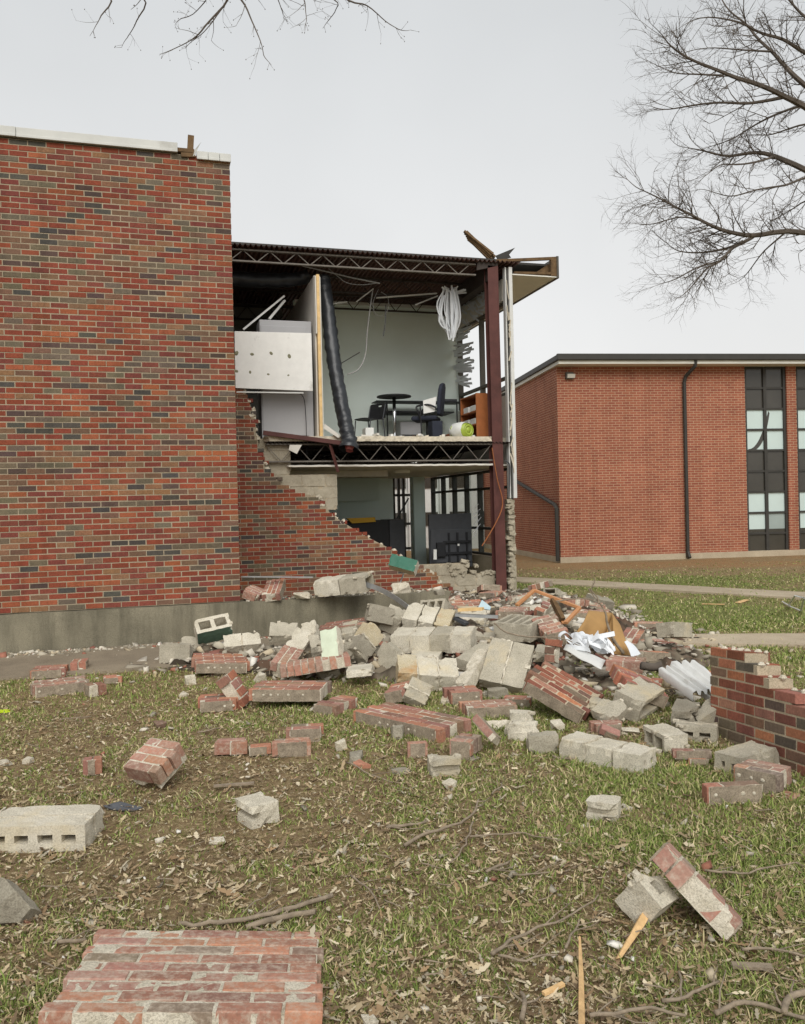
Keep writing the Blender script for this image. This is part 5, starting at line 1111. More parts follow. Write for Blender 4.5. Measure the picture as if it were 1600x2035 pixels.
for k in range(5):
    an = k*1.2566; lg = MB().bar((0, 0, .1), (.28*math.cos(an), .28*math.sin(an), .07), .04, .03).obj('leg', MT['black'], oc)
    MB().lathe([(.025, -.015), (.025, .015)], 10, Matrix.Translation((.28*math.cos(an), .28*math.sin(an), .026)) @ Matrix.Rotation(1.57, 4, 'X')).obj('castor', MT['black'], lg)
dc = [P(x, y, Y=14.72) for x, y in ((841, 796), (868, 788), (864, 818), (842, 822))]; tagit(MB().prism(dc, (0, -1, 0), .008).obj('framed_paper', MT['paper'], None, .002), 'pale framed paper propped on the office chair', 'paper')
tagit(MB().tube([P(835, 806, Y=14.6), P(838, 866, Y=14.6)], .012, 8).lathe([(.14, 0), (.12, .02), (.02, .03)], 16, Matrix.Translation((P(838, 866, Y=14.6).x, 14.6, UZ))).obj('stand', MT['black']), 'thin black pole stand in front of the office chair', 'stand')
# bookcase
y_ = 14.15; x0, x1 = P(926, 800, Y=y_+.2).x, P(979, 800, Y=y_).x; zt_ = P(960, 781, Y=y_).z; bc = empty('bookcase', 'brown wooden bookcase beside the steel column in the upper room', 'bookcase', Matrix.Translation(((x0+x1)/2, y_+.2, UZ)))
under(bc, MB().box((x0+.12, y_, UZ), (x1, y_+.025, zt_)), 'side_panel', MT['wood_case'], False, .003); under(bc, MB().box((x0+.12, y_+.8, UZ), (x1, y_+.825, zt_)), 'side_panel', MT['wood_case'], False, .003)
under(bc, MB().box((x1-.02, y_+.027, UZ), (x1, y_+.798, zt_)), 'back_panel', MT['wood_case'])
for z in (UZ+.02, UZ+.26, UZ+.50, zt_-.03): under(bc, MB().box((x0+.12, y_+.027, z), (x1-.022, y_+.798, z+.022)), 'shelf', MT['wood_case'])
for i, (z, yy) in enumerate(((UZ+.285, .1), (UZ+.285, .45), (UZ+.525, .1), (UZ+.525, .45))): tagit(MB().box((x0+.14, y_+yy, z), (x0+.34, y_+yy+.26, z+.11)).obj('storage_bin', MT['bag'], None, .01), ('front' if i % 2 == 0 else 'rear')+' pale bin on the '+('lower' if i < 2 else 'upper')+' bookcase shelf', 'bin', 'bins in the bookcase')
# green bin lying on its side with a plastic liner
c_ = P(924, 852, Y=13.95); r_ = .135; GMx = Matrix.Translation((c_.x, 13.95, UZ+r_)) @ Matrix.Rotation(math.radians(24), 4, 'Z') @ Matrix.Rotation(math.radians(90), 4, 'X')
gb = empty('waste_bin', 'lime green waste bin lying on its side near the floor edge', 'waste bin', GMx)
MB().lathe([(r_*.86, .10), (r_*.86, .085), (r_*.72, .083), (r_*.70, .10), (r_*.5, .10), (r_*.48, .088), (r_*.34, .088), (r_*.32, .10), (.004, .10)][::-1]+[(r_*.88, .10), (r_, -.22), (r_*1.04, -.22), (r_*1.04, -.24)], 28).obj('tub', MT['lime'], gb, 0, True)
V = crinkle([(0, 0, .03-.06*i) for i in range(7)], [r_*.98, r_*1.06, r_*1.1, r_*1.14, r_*1.12, r_*1.0, r_*.7], 16, .025, 12.).obj('liner', MT['bag'], gb, 0, True)
# litter on the upper floor
for i, (x, y, w, h, m, nm, lb) in enumerate(((905, 866, .22, .07, 'wood_case', 'carton', 'flat brown carton behind the green bin'), (735, 858, .16, .2, 'paper', 'poster_box', 'tall pale box under the plastic chair'), (870, 860, .2, .3, 'navy', 'bag', 'dark bag under the office chair'), (815, 866, .3, .05, 'black', 'cloth_heap', 'black heap on the floor left of the pole stand'))):
    q = P(x, y, Y=14.4+.3*(i == 1)); tagit(MB().box((q.x-w/2, q.y, UZ+.002), (q.x+w/2, q.y+.25, UZ+h+.05)).obj(nm, MT[m], None, .01), lb, nm.replace('_', ' '))
lit = random.Random(44)
for i in range(26):
    x = lit.uniform(2.9, 5.5); y = lit.uniform(13.72, 14.1); w = lit.uniform(.03, .10)
    o = MB().box((-w, -.02, 0), (w, .03, .012+lit.random()*.03)).obj('debris_scrap', MT[lit.choice(('black', 'insul', 'paper', 'wood_dark', 'plaster'))]); o.matrix_world = Matrix.Translation((x, y, UZ+.012)) @ Matrix.Rotation(lit.random()*6, 4, 'Z') @ Matrix.Rotation(lit.uniform(-.2, .2), 4, 'Y')
    tagit(o, 'small scrap lying on the broken upper floor edge', 'scrap', 'scraps on the upper floor edge')
# vertical and horizontal blinds torn loose
def slats(name, label, items, w=.028, side=None):
    t = empty(name, label, 'blinds', Matrix.Translation(items[0][0]))
    for it in items:
        p, q = it[0], it[-1]; d = (Vector(q)-Vector(p)); s = d.cross(Vector((RNG.uniform(-.5, .5), 1, RNG.uniform(-.5, .5)))).normalized() if side is None else Vector(side)+Vector((RNG.uniform(-.3, .3), RNG.uniform(-.3, .3), 0))
        m_ = (Vector(p)+Vector(q))/2+Vector((RNG.uniform(-.01, .01), RNG.uniform(-.01, .01), -.01)); under(t, MB().strip([p, m_, q] if len(it) == 2 else polyline(it, 4), w, s, .001), 'slat', MT['slat'])
    return t
rb = random.Random(31); its = []
for i in range(44):
    x = rb.uniform(-1, 1); Y0 = 14.5+rb.uniform(-.12, .12); its.append((P(894+x*13, 570+rb.uniform(0, 22), Y=Y0), P(894+x*rb.uniform(18, 30), 618+rb.uniform(-14, 22), Y=Y0-.05), P(897+x*6+rb.uniform(-4, 4), 655+rb.uniform(-6, 34)*(1-abs(x)*.5), Y=Y0)))
for i in range(16):
    a_ = rb.uniform(-2.9, -.2); c = P(898, 582, Y=14.5); its.append((c, c+Vector((math.cos(a_)*.3, rb.uniform(-.1, .1), -math.sin(a_)*.14-.02))))
slats('blind_bundle', 'bundle of white blind slats hanging in a tangle from the ceiling', its, .03)
its = []
for i in range(30):
    t = i/29; y = 15.1+.15*math.sin(i); yy = 655+110*t; its.append((P(903+rb.uniform(-3, 9), yy+rb.uniform(-6, 6), X=6.02), P(938+rb.uniform(-9, 5), yy+rb.uniform(-12, 4), X=6.06)))
slats('window_blind', 'limp fan of grey-white blind slats beside the upper window', its, .05, (0, .15, 1))
its = []
for i in range(40):
    t = rb.random(); x = 916+56*t; y = 640-38*t+rb.uniform(-34, 4); its.append((P(x, y, X=6.03), P(x+rb.uniform(6, 16), y+rb.uniform(-10, 14), X=6.02)))
slats('window_blind', 'bent blind slats spraying across the head of the upper window', its, .045, (.2, .3, 1))
# ceiling wires and rails
def wire(label, pix, r=.006, m='cable', name='hanging_wire', Y=14.6): tagit(MB().tube(polyline([P(x, y, Y=Y) for x, y in pix], 7), r, 5).obj(name, MT[m]), label, 'wire', 'wires hanging from the torn ceiling')
wire('pale flexible conduit dangling in front of the green wall', [(741, 576), (736, 610), (730, 660), (726, 706), (712, 734), (690, 744)], .012)
wire('thin looped grey wire below the roof joist', [(752, 575), (742, 600), (745, 622), (760, 628), (772, 612), (770, 590), (757, 580)], .005)
wire('straight dark rod hanging right of the looped wire', [(767, 606), (766, 640), (762, 668)], .010, 'dark_grey')
wire('long grey cable slanting below the roof joist', [(600, 528), (650, 540), (700, 552), (755, 563)], .012, 'cable', Y=14.2)
wire('thin cable sagging left under the joist', [(640, 522), (670, 548), (690, 562), (720, 566), (752, 562)], .005, 'cable', Y=14.2)
wire('short dark rod sticking out of the green wall', [(678, 722), (715, 700)], .009, 'dark_grey', Y=15.8)
wire('loose wire hanging along the column to the ground floor', [(978, 890), (988, 950), (999, 1000), (985, 1040), (958, 1085)], .010, 'wood_case', Y=13.6)
wire('dark rising pipe in the corner of the lower room', [(812, 990), (795, 1020), (780, 1045)], .02, 'dark_grey', Y=18.3)
wire('grey conduit bent beside the steel column', [(1003, 915), (1012, 922), (1013, 945), (1012, 985)], .012, 'dark_grey', Y=YS+.0)
for i, (p, q, w) in enumerate((((742, 574), (708, 600), .03), ((748, 592), (868, 583), .045), ((825, 606), (870, 588), .04), ((660, 604), (690, 600), .03))):
    tagit(MB().bar(P(*p, Y=14.9), P(*q, Y=14.9), w, .02).obj('ceiling_rail', MT['white_metal']), ('ceiling rail dropping from the wire cluster', 'long bent ceiling rail reaching to the blind bundle', 'short curved rail next to the blind bundle', 'small rail stub right of the black duct')[i], 'ceiling rail', 'fallen ceiling rails')
# drywall scraps at the floor edge
tagit(MB().prism([P(645, 842, Y=13.65), P(678, 866, Y=13.6), P(672, 870, Y=13.6), P(644, 852, Y=13.65)], (0, -1, 0), .012).obj('plasterboard_scrap', MT['plaster']), 'white plasterboard scrap at the foot of the wooden stud', 'plasterboard')
tagit(MB().prism([P(576, 884, Y=13.62), P(600, 884, Y=13.6), P(590, 902, Y=13.6), P(574, 894, Y=13.62)], (0, -1, 0), .02).obj('plasterboard_scrap', MT['plaster']), 'white plasterboard scrap above the concrete block step', 'plasterboard')
# lower room
y_ = 15.2; a, b = P(852, 1022, Y=y_), P(937, 1020, Y=y_); zb_ = P(895, 1128, Y=y_).z
tv = empty('display_board', 'large dark display panel seen from behind with a wall mount', 'display', Matrix.Translation(((a.x+b.x)/2, y_, zb_)))
under(tv, MB().box((a.x, y_, zb_), (b.x, y_+.06, a.z)), 'back_cover', MT['dark_grey'], False, .012); under(tv, MB().box((a.x+.02, y_-.03, zb_+.1), (b.x-.02, y_-.001, a.z-.3)), 'rear_housing', MT['dark_grey'], False, .01)
W_ = b.x-a.x
for fx_ in (.42, .62, .84): under(tv, MB().box((a.x+W_*fx_, y_-.06, zb_+.05), (a.x+W_*fx_+.035, y_-.03, zb_+.68)), 'mount_rail', MT['black'])
for z in (.26, .48): under(tv, MB().box((a.x+W_*.3, y_-.08, zb_+z), (a.x+W_*.95, y_-.06, zb_+z+.045)), 'mount_bar', MT['black'])
under(tv, MB().box((a.x+W_*.14, y_-.10, zb_+.22), (a.x+W_*.34, y_-.03, zb_+.5)), 'control_box', MT['black'], False, .01); under(tv, MB().box((a.x+W_*.62, y_-.085, zb_+.42), (a.x+W_*.62+.04, y_-.081, zb_+.46)), 'sticker', MT['paper'])
y_ = 16.2; a, b = P(690, 1036, Y=y_), P(803, 1032, Y=y_)
kb = empty('low_cabinet', 'dark cabinet with a grey end standing in the lower room', 'cabinet', Matrix.Translation(((a.x+b.x)/2, y_, 0))); under(kb, MB().box((a.x, y_, -.01), (b.x-.32, y_+.7, a.z)), 'carcass', MT['black']); under(kb, MB().box((b.x-.31, y_-.01, -.01), (b.x, y_+.7, a.z+.01)), 'end_panel', MT['dark_grey'])
tagit(MB().prism([P(690, 1030, Y=16.1), P(745, 1028, Y=16.1), P(747, 1037, Y=16.1), P(700, 1040, Y=16.1)], (0, -1, 0), .12).obj('yellow_tray', MT['yellow']), 'yellow tray lying on the dark cabinet in the lower room', 'tray')
q = P(799, 934, Y=15.1); tagit(MB().lathe([(.15, .0), (.16, .03), (.15, .06)], 20, Matrix.Translation((q.x, 15.1, 2.25)) @ Matrix.Diagonal((1, .6, 1, 1))).obj('ceiling_lamp', MT['soffit']), 'oval white lamp under the ceiling of the lower room', 'lamp')
tagit(MB().prism([P(862, 1092, Y=15), P(868, 1092, Y=15), P(868, 1112, Y=15), P(862, 1112, Y=15)], (0, -1, 0), .03).obj('white_cup', MT['paper']), 'small white cup beside the display panel', 'cup')
ax3 = random.Random(3)
for i in range(9):
    p = P(944+ax3.uniform(-4, 6), 1010+i*7, Y=14.9); tagit(MB().strip([p, p+Vector((ax3.uniform(.06, .12), 0, ax3.uniform(.05, .13)))], .02, (0, 1, .3), .001).obj('torn_slat', MT['slat']), 'torn white slat caught in the lower window', 'blinds', 'slats in the lower window')
# ---------------------------------------------------------------- other things on the heap
fr_ = [P(x, y, d=d) for x, y, d in ((1027, 1203, 9.0), (1062, 1173, 9.25), (1152, 1208, 8.9), (1124, 1238, 8.6))]
wf = empty('wooden_frame', 'orange varnished wooden frame standing askew on the heap', 'frame', Matrix.Translation(fr_[0])); 
for i in range(3 if False else 4):
    if i == 3: continue
    under(wf, MB().bar(fr_[i], fr_[i+1], .042, .03), 'rail', MT['wood_orange'], False, .003)
under(wf, MB().bar(fr_[1].lerp(fr_[2], .38), P(1120, 1240, d=8.9), .035, .02), 'brace', MT['wood_orange'])
tagit(MB().bar(P(1098, 1192, d=9.1), P(1118, 1232, d=8.9), .05, .06).obj('dark_board', MT['wood_dark']), 'short dark board under the orange frame', 'board')
# cardboard box, two panels
cb_ = empty('cardboard_box', 'crumpled brown cardboard box standing open on the heap', 'box', Matrix.Translation(P(1200, 1290, d=8.0)))
def sheet(c00, c10, c11, c01, bend, m, name, par, th=.006):
    mb = MB(); n = 8; V = []; nn = (c10-c00).cross(c01-c00).normalized()
    for i in range(n+1):
        for j in range(n+1):
            u, v = i/n, j/n; p = c00.lerp(c10, u).lerp(c01.lerp(c11, u), v)+nn*(bend*math.sin(math.pi*v)*(1-.3*u)+mnoise.noise(Vector((u*3, v*3, bend*9)))*.012); V.append(p)
    V += [p-nn*th for p in V]; q = (n+1)**2; F = []
    for i in range(n):
        for j in range(n):
            a, b, c, d = i*(n+1)+j, (i+1)*(n+1)+j, (i+1)*(n+1)+j+1, i*(n+1)+j+1; F += [(a, b, c, d), (q+d, q+c, q+b, q+a)]
    for i in range(n):
        F += [(i*(n+1), q+i*(n+1), q+(i+1)*(n+1), (i+1)*(n+1)), (i*(n+1)+n, (i+1)*(n+1)+n, q+(i+1)*(n+1)+n, q+i*(n+1)+n), (i, i+1, q+i+1, q+i), (n*(n+1)+i, q+n*(n+1)+i, q+n*(n+1)+i+1, n*(n+1)+i+1)]
    mb.add(V, F); return under(par, mb, name, MT[m], True) if par else mb
sheet(P(1140, 1264, d=8.0), P(1196, 1275, d=8.25), P(1217, 1218, d=8.55), P(1170, 1213, d=8.4), .03, 'cardboard', 'side_flap', cb_)
sheet(P(1196, 1275, d=8.25), P(1222, 1300, d=8.0), P(1226, 1232, d=8.45), P(1217, 1218, d=8.55), -.01, 'cardboard', 'side_flap', cb_)
sheet(P(1220, 1300, d=7.95), P(1254, 1302, d=7.9), P(1232, 1240, d=8.4), P(1217, 1219, d=8.5), .02, 'cardboard', 'side_flap', cb_)
# white curtain strips
its = empty('curtain_heap', 'tangled heap of white curtain strips in front of the cardboard box', 'curtain', Matrix.Translation(P(1160, 1285, d=7.7))); rb = random.Random(8)
for i in range(20):
    x, y = 1118+rb.uniform(0, 60), 1268+rb.uniform(-4, 18); d = 7.7+rb.uniform(-.2, .25); c = [P(x+k*rb.uniform(10, 18), y+k*rb.uniform(-3, 8)+(rb.uniform(-10, 6) if k == 1 else 0), d=d-.05*k) for k in range(4)]
    under(its, MB().strip(polyline(c, 4), .045, (rb.uniform(-.3, .3), .5, 1), .002), 'strip', MT['slat'])
c = [P(1116, 1282, d=7.8), P(1112, 1264, d=7.8), P(1124, 1256, d=7.8), P(1136, 1266, d=7.8)]; under(its, MB().strip(polyline(c, 6), .045, (0, 1, .2), .002), 'strip', MT['slat'])
its2 = empty('curtain_heap', 'narrow white strips hanging right of the cardboard box', 'curtain', Matrix.Translation(P(1255, 1300, d=7.6)))
for i in range(4): under(its2, MB().strip(polyline([P(1244+i*3, 1274+i*2, d=7.9), P(1252+i*3, 1288, d=7.75), P(1258+i*4, 1304-i, d=7.6)], 5), .04, (1, .2, .3), .002), 'strip', MT['slat'])
tagit(sheet(P(1120, 1290, d=7.5), P(1195, 1330, d=7.1), P(1204, 1312, d=7.4), P(1128, 1280, d=7.75), .02, 'white_metal', 'x', None).obj('metal_sheet', MT['white_metal'], None, 0, True), 'grey-white metal sheet between the brick panel and the curtain heap', 'metal sheet')
# white ribbed gutter pieces
def gutter(label, a, b, w, side):
    a, b = pt(a), pt(b); t = (b-a).normalized(); s = pt(side)-a; s = (s-t*s.dot(t)).normalized(); n = t.cross(s)
    if n.dot(CAM-a) < 0: n = -n
    pr = [(0, -.03), (.02, .03), (.07, .035), (.085, .0), (.11, .0), (.125, .03), (.15, .03), (.165, .0), (.19, .0), (.205, .03), (.23, .03), (.24, -.03)]; mb = MB(); k = 12; V = []
    for i in range(k+1):
        p = a.lerp(b, i/k)
        for (u, v) in pr:
            q = p+s*(u*w/.24)+n*(v+mnoise.noise(Vector((i*.5, u*9, w)))*.012); V += [q, q-n*.003]
    m = len(pr); ix = lambda i, j, r: (i*m+j)*2+r; F = []
    for i in range(k):
        for j in range(m-1): F += [(ix(i, j, 0), ix(i+1, j, 0), ix(i+1, j+1, 0), ix(i, j+1, 0)), (ix(i, j, 1), ix(i, j+1, 1), ix(i+1, j+1, 1), ix(i+1, j, 1))]
    mb.add(V, F); return tagit(mb.obj('gutter_piece', MT['white_metal'], None, 0, True), label, 'gutter')
gutter('long white ribbed gutter lying toward the standing brick wall', D_(1330, 1322, 6.7), D_(1408, 1388, 6.0), .22, D_(1358, 1312, 6.8))
gutter('crumpled white gutter end left of the ribbed gutter', D_(1308, 1336, 6.6), D_(1376, 1386, 5.95), .14, D_(1326, 1322, 6.7))
# metal strips
tagit(MB().bar(P(480, 1146, d=10.6), P(622, 1147, d=10.55), .055, .012).obj('metal_strip', MT['galv']), 'straight flat metal strip lying along the plinth', 'metal strip')
tagit(MB().strip(polyline([P(722, 1160, d=10.4), P(752, 1170, d=10.2), P(785, 1188, d=9.8), P(812, 1208, d=9.4)], 6), .07, (0, .4, 1), .004).obj('metal_strip', MT['galv']), 'bent metal strip curving from the plinth into the heap', 'metal strip')
wire('grey rod holding the teal painted block', [(803, 1136), (798, 1152), (789, 1168)], .012, 'galv', 'reinforcing_rod', Y=12.8)
tagit(MB().prism([P(950, 1208, d=9.8), P(958, 1192, d=10), P(976, 1206, d=9.8), P(974, 1212, d=9.7)], (0, -1, .6), .012).obj('foam_sheet', MT['tint_blue']), 'pale blue sheet scrap near the foot of the column', 'sheet')
for i, (p, q, w, m, lb) in enumerate((((905, 1222), (990, 1226), .06, 'galv', 'thin metal stud across the back of the heap'), ((925, 1250), (985, 1252), .07, 'galv', 'pale metal channel in the gap of the heap'), ((912, 1212), (960, 1210), .08, 'wood', 'pale wooden board below the column'), ((905, 1228), (928, 1240), .07, 'dark_grey', 'dark metal channel behind the block beam'), ((930, 1258), (980, 1248), .05, 'white_metal', 'white metal channel beside the slotted block'))):
    tagit(MB().bar(P(*p, d=9.0), P(*q, d=8.9), w, .03).obj('metal_channel' if m != 'wood' else 'board', MT[m]), lb, 'metal channel' if m != 'wood' else 'board')
# timber
tagit(MB().prism([P(1302, 1800, d=3.2), P(1286, 1797, d=3.2), P(1268, 1830, d=3.12), P(1226, 1905, z=.015), P(1236, 1903, z=.015), P(1282, 1838, d=3.1)], (.2, -1, .8), .012).obj('wood_stake', MT['wood_splinter']), 'pale splintered wooden stake under the leaning hollow block', 'wood')
tagit(MB().tube([P(1152, 1862, z=.05), P(1155, 1945, z=.02), P(1156, 2060, z=.02)], [.004, .009, .011], 5).obj('wood_splinter', MT['wood_splinter']), 'thin orange wood splinter pointing at the camera at the bottom edge', 'wood')
for i, (a, b, w, lb) in enumerate((((425, 1562), (505, 1556), .035, 'thin grey board in the grass left of the half block'), ((1340, 1522), (1366, 1520), .02, 'short pale wood chip'), ((1455, 1918), (1535, 1922), .04, 'broken bark-brown wood piece on the right'), ((1466, 1198), (1484, 1192), .10, 'small tan board on the far lawn'), ((1395, 1200), (1440, 1201), .06, 'orange-brown plank on the far lawn'), ((555, 1960), (600, 1958), .02, 'white splinter beside the large flat slab'))):
    if i == 5: a, b = (1080, 1975), (1120, 1955); lb = 'short white wood splinter left of the upright splinter'
    tagit(MB().bar(P(*a, z=.02), P(*b, z=.025), w*.8, .010).obj('board', MT['twig' if i in (0, 2) else 'wood_splinter']), lb, 'wood')
tagit(polyslab('dark grey roofing shingle lying flat on the left lawn', [(205, 1601, .02), (238, 1592, .03), (284, 1605, .02), (262, 1611, .012), (225, 1609, .012)], .006, 'shingle', 'roof_shingle', 'shingle', None))
tagit(polyslab('neon yellow scrap at the left edge of the lawn', [(-6, 1411, .02), (22, 1409, .02), (20, 1414, .02), (-6, 1417, .02)], .006, 'neon', 'plastic_scrap', 'scrap', None))
# bent white wire frame on the far lawn
w_ = [P(x, y, z=z) for x, y, z in ((1555, 1196, .03), (1572, 1206, .03), (1592, 1214, .03), (1598, 1188, .3), (1580, 1184, .3), (1568, 1202, .03))]
tagit(MB().tube(w_, .012, 6).obj('wire_frame', MT['white_metal']), 'bent white wire frame on the far lawn at right', 'wire frame')
# logs and sticks
def stick(label, pix, r0, r1, name='fallen_branch', z=.03, m='twig', group='fallen branches on the lawn', kids=2, d=None):
    pts = polyline([P(x, y, z=z+.02*mnoise.noise(Vector((x*.05, y*.05, 0)))) if d is None else P(x, y, d=d) for x, y in pix], 4); n = len(pts); rg = random.Random(int(pix[0][0]+pix[0][1]))
    pts = [p+mnoise.noise_vector(p*14)*.012 for p in pts]; r0 *= .78; r1 *= .78; mb = MB(); mb.tube(pts, [r0+(r1-r0)*i/(n-1) for i in range(n)], 7)
    for k in range(kids):
        i = rg.randrange(1, n-1); t = (pts[i+1]-pts[i]).normalized(); s = Vector((-t.y, t.x, rg.uniform(.0, .5)))*rg.choice((-1, 1)); L = rg.uniform(.05, .16); q = pts[i]
        mb.tube([q, q+(t+s*.7)*L*.5, q+(t*1.1+s*.6)*L+Vector((0, 0, .01))], [r0*.45, r0*.35, r0*.2], 5)
    return tagit(mb.obj(name, MT[m], None, 0, True), label, 'branch', group)
for lb, pix, r0, r1 in [
 ('long curved branch in the middle of the lawn', [(804, 1682), (830, 1664), (870, 1650), (905, 1640), (938, 1620), (951, 1590)], .012, .006),
 ('short stub of branch left of the long curved branch', [(768, 1646), (805, 1640), (850, 1632)], .011, .008),
 ('thin forked twig below the long curved branch', [(941, 1634), (932, 1660), (915, 1695), (893, 1716)], .007, .004),
 ('long thin twig running right from the forked twig', [(934, 1663), (1000, 1658), (1060, 1660), (1142, 1676)], .006, .003),
 ('short thick twig below the long thin twig', [(966, 1732), (1012, 1712)], .009, .006),
 ('short twig in the centre of the lawn', [(1018, 1738), (1060, 1734), (1092, 1736)], .006, .004),
 ('thick grey branch with broken orange tip behind the large flat slab', [(355, 1838), (420, 1834), (490, 1826), (560, 1810), (662, 1780)], .011, .012),
 ('second grey branch close in front of the thick one', [(488, 1842), (540, 1828), (600, 1816), (624, 1814)], .015, .014),
 ('twig end poking out left of the large flat slab', [(114, 1870), (145, 1872), (172, 1866)], .010, .010),
 ('long twig lying in the lower right grass', [(978, 1896), (1010, 1870), (1055, 1850), (1120, 1830), (1188, 1782)], .010, .004),
 ('pale twig under the long lower right twig', [(990, 1898), (1045, 1906), (1110, 1898)], .007, .004),
 ('dark twig right of the upright splinter', [(1126, 1880), (1140, 1855), (1152, 1826)], .007, .004),
 ('thin twig right of the leaning brick slab', [(1400, 1728), (1470, 1736), (1540, 1724), (1590, 1716)], .007, .003),
 ('twig at the right edge below the leaning slab', [(1472, 1888), (1530, 1886), (1600, 1902)], .007, .005),
 ('thick curved branch at the lower right edge', [(1560, 2010), (1566, 1988), (1588, 1974), (1625, 1966)], .014, .013),
 ('dark forked branch at the lower right', [(1320, 1992), (1380, 1976), (1428, 1952)], .009, .005),
 ('long branch along the bottom right corner', [(1420, 2012), (1480, 1996), (1540, 2006), (1600, 2022)], .011, .007),
 ('upright dark twig beside the dark forked branch', [(1350, 1930), (1354, 1958), (1352, 1985)], .006, .004),
 ('twig along the bottom edge right of the splinter', [(1172, 2018), (1240, 2014), (1300, 2008), (1362, 2020)], .009, .006),
 ('arched thin twig in front of the small brick square', [(690, 1516), (740, 1540), (770, 1550), (802, 1556)], .007, .004),
 ('dark twig on bare soil left of the chalky bricks', [(392, 1455), (420, 1450), (438, 1446)], .008, .005),
 ('thin dark twig on the left lawn', [(118, 1430), (150, 1426), (182, 1424)], .006, .004),
 ('twig crossing bare soil above the thick grey branch', [(700, 1740), (735, 1770), (752, 1806)], .006, .004),
 ('thin twig near the left slab corner', [(482, 1812), (520, 1786), (540, 1770)], .004, .003),
 ('short thick stub at the bottom centre', [(1036, 2020), (1040, 1990), (1034, 1972)], .011, .008),
 ('bent twig in front of the three block row', [(1098, 1502), (1130, 1508), (1165, 1504)], .010, .006),
 ('little twig in the grass right of the pale stone', [(980, 1578), (992, 1564), (996, 1556)], .007, .004)]: stick(lb, pix, r0, r1)
rt = random.Random(77)
for i in range(70):   # small twigs nobody would tell apart
    y = 1420+600*rt.random()**.8; x = rt.uniform(20, 1590); a = rt.uniform(-.9, .9); l = rt.uniform(18, 60)*(y-900)/900
    stick('small dry twig lying in the leaf litter', [(x, y), (x+l*.5*math.cos(a), y+l*.2*math.sin(a)), (x+l*math.cos(a), y+l*.45*math.sin(a))], .0045, .002, 'twig', .02, 'twig', 'small twigs in the leaf litter', 0)
# bare branches caught in the heap
stick('bare branch standing up out of the heap before the cardboard', [(1240, 1300), (1222, 1275), (1208, 1240), (1200, 1210), (1190, 1195)], .022, .008, z=0, d=7.9, kids=3)
stick('thin dark twig rising above the heap', [(1190, 1200), (1186, 1186), (1177, 1172), (1183, 1156), (1180, 1150)], .010, .004, z=0, d=7.9, kids=2)
stick('long thin twig lying across the slotted block', [(982, 1238), (1010, 1258), (1050, 1266), (1085, 1266), (1130, 1272), (1180, 1300)], .010, .005, z=0, d=7.6, kids=3)
stick('horizontal bare twig behind the wooden frame', [(1105, 1195), (1140, 1190), (1170, 1190), (1188, 1198)], .010, .006, z=0, d=8.8, kids=3)
stick('bark covered log lying in front of the mauve bricks', [(1275, 1322), (1300, 1326), (1316, 1322)], .045, .04, z=0, d=6.9, kids=0, m='bark')
# ---------------------------------------------------------------- trees
def tree(name, label, limbs, trunk, depth, seed, tw, lv=3, dens=1., knob=False, twk=1.):
    """trunk and limbs as tapered tubes; limbs carry two or three orders of twigs. trunk is a mesh part, limbs one crown part each"""
    rg = random.Random(seed); t = empty(name, label, 'tree', Matrix.Translation(Vector((trunk[0][0].x, trunk[0][0].y, 0))))
    mb = MB(); mb.tube(polyline([p for p, r in trunk], 4), np.interp(np.linspace(0, len(trunk)-1, 4*(len(trunk)-1)+1), range(len(trunk)), [r for p, r in trunk]).tolist(), 10); under(t, mb, 'trunk', MT['bark'], True)
    def grow(mb, p, d, L, r, lvl):
        n = 5 if lvl > 0 else 4; pts = [p]; q = p.copy(); dd = d.normalized(); bend = Vector((rg.uniform(-1, 1), rg.uniform(-1, 1), rg.uniform(-.6, 1.0)))*.16
        for i in range(n):
            dd = (dd+bend*.5+Vector((rg.uniform(-1, 1), rg.uniform(-1, 1), rg.uniform(-1, 1)))*.16).normalized(); q = q+dd*L/n; pts.append(q.copy())
        mb.tube(pts, [r*(1-.62*i/n) for i in range(n+1)], 4 if lvl > 0 else 3, False)
        if knob and lvl == 0: mb.lathe([(.001, -.005), (.0036, 0), (.001, .005)], 5, Matrix.Translation(q))
        if lvl > 0:
            k = max(2, int(rg.uniform(3.2, 5.2)*dens*(1 if lvl > 1 else 1.1)))
            for j in range(k):
                i = rg.randrange(1, n+1); s = dd.orthogonal(); s.rotate(Matrix.Rotation(rg.random()*6.283, 3, dd)); nd = (dd*rg.uniform(.75, 1.15)+s*rg.uniform(.45, .95)).normalized()
                grow(mb, pts[i], nd, L*rg.uniform(.42, .68), r*.55, lvl-1)
    for pix, r0, r1, dd0, sp in limbs:
        base = [P(x, y, d=depth+dd0*(i/max(1, len(pix)-1))) for i, (x, y) in enumerate(pix)]; pts = polyline(base, 4); n = len(pts); mb = MB()
        pts = [p+mnoise.noise_vector(p*1.7)*.05 for p in pts]
        rad = [max(.003, r0+(r1-r0)*(i/(n-1))**.8) for i in range(n)]; mb.tube(pts, rad, 6, False)
        m = int(sp*n*twk)
        for j in range(m):
            i = int(n*(.12+.88*(j+rg.random())/m)); i = min(i, n-2); dirv = (pts[i+1]-pts[i]).normalized(); s = dirv.orthogonal(); s.rotate(Matrix.Rotation(rg.random()*6.283, 3, dirv))
            grow(mb, pts[i], dirv*rg.uniform(.7, 1.2)+s*rg.uniform(.5, 1.), tw*rg.uniform(.6, 1.15), min(rad[i]*.5, .0075*(depth/11)), lv-1)
        grow(mb, pts[-1], pts[-1]-pts[-2], tw*.7, rad[-1], lv-1)
        under(t, mb, 'limb', MT['bark'])
    return t
DT = 11.
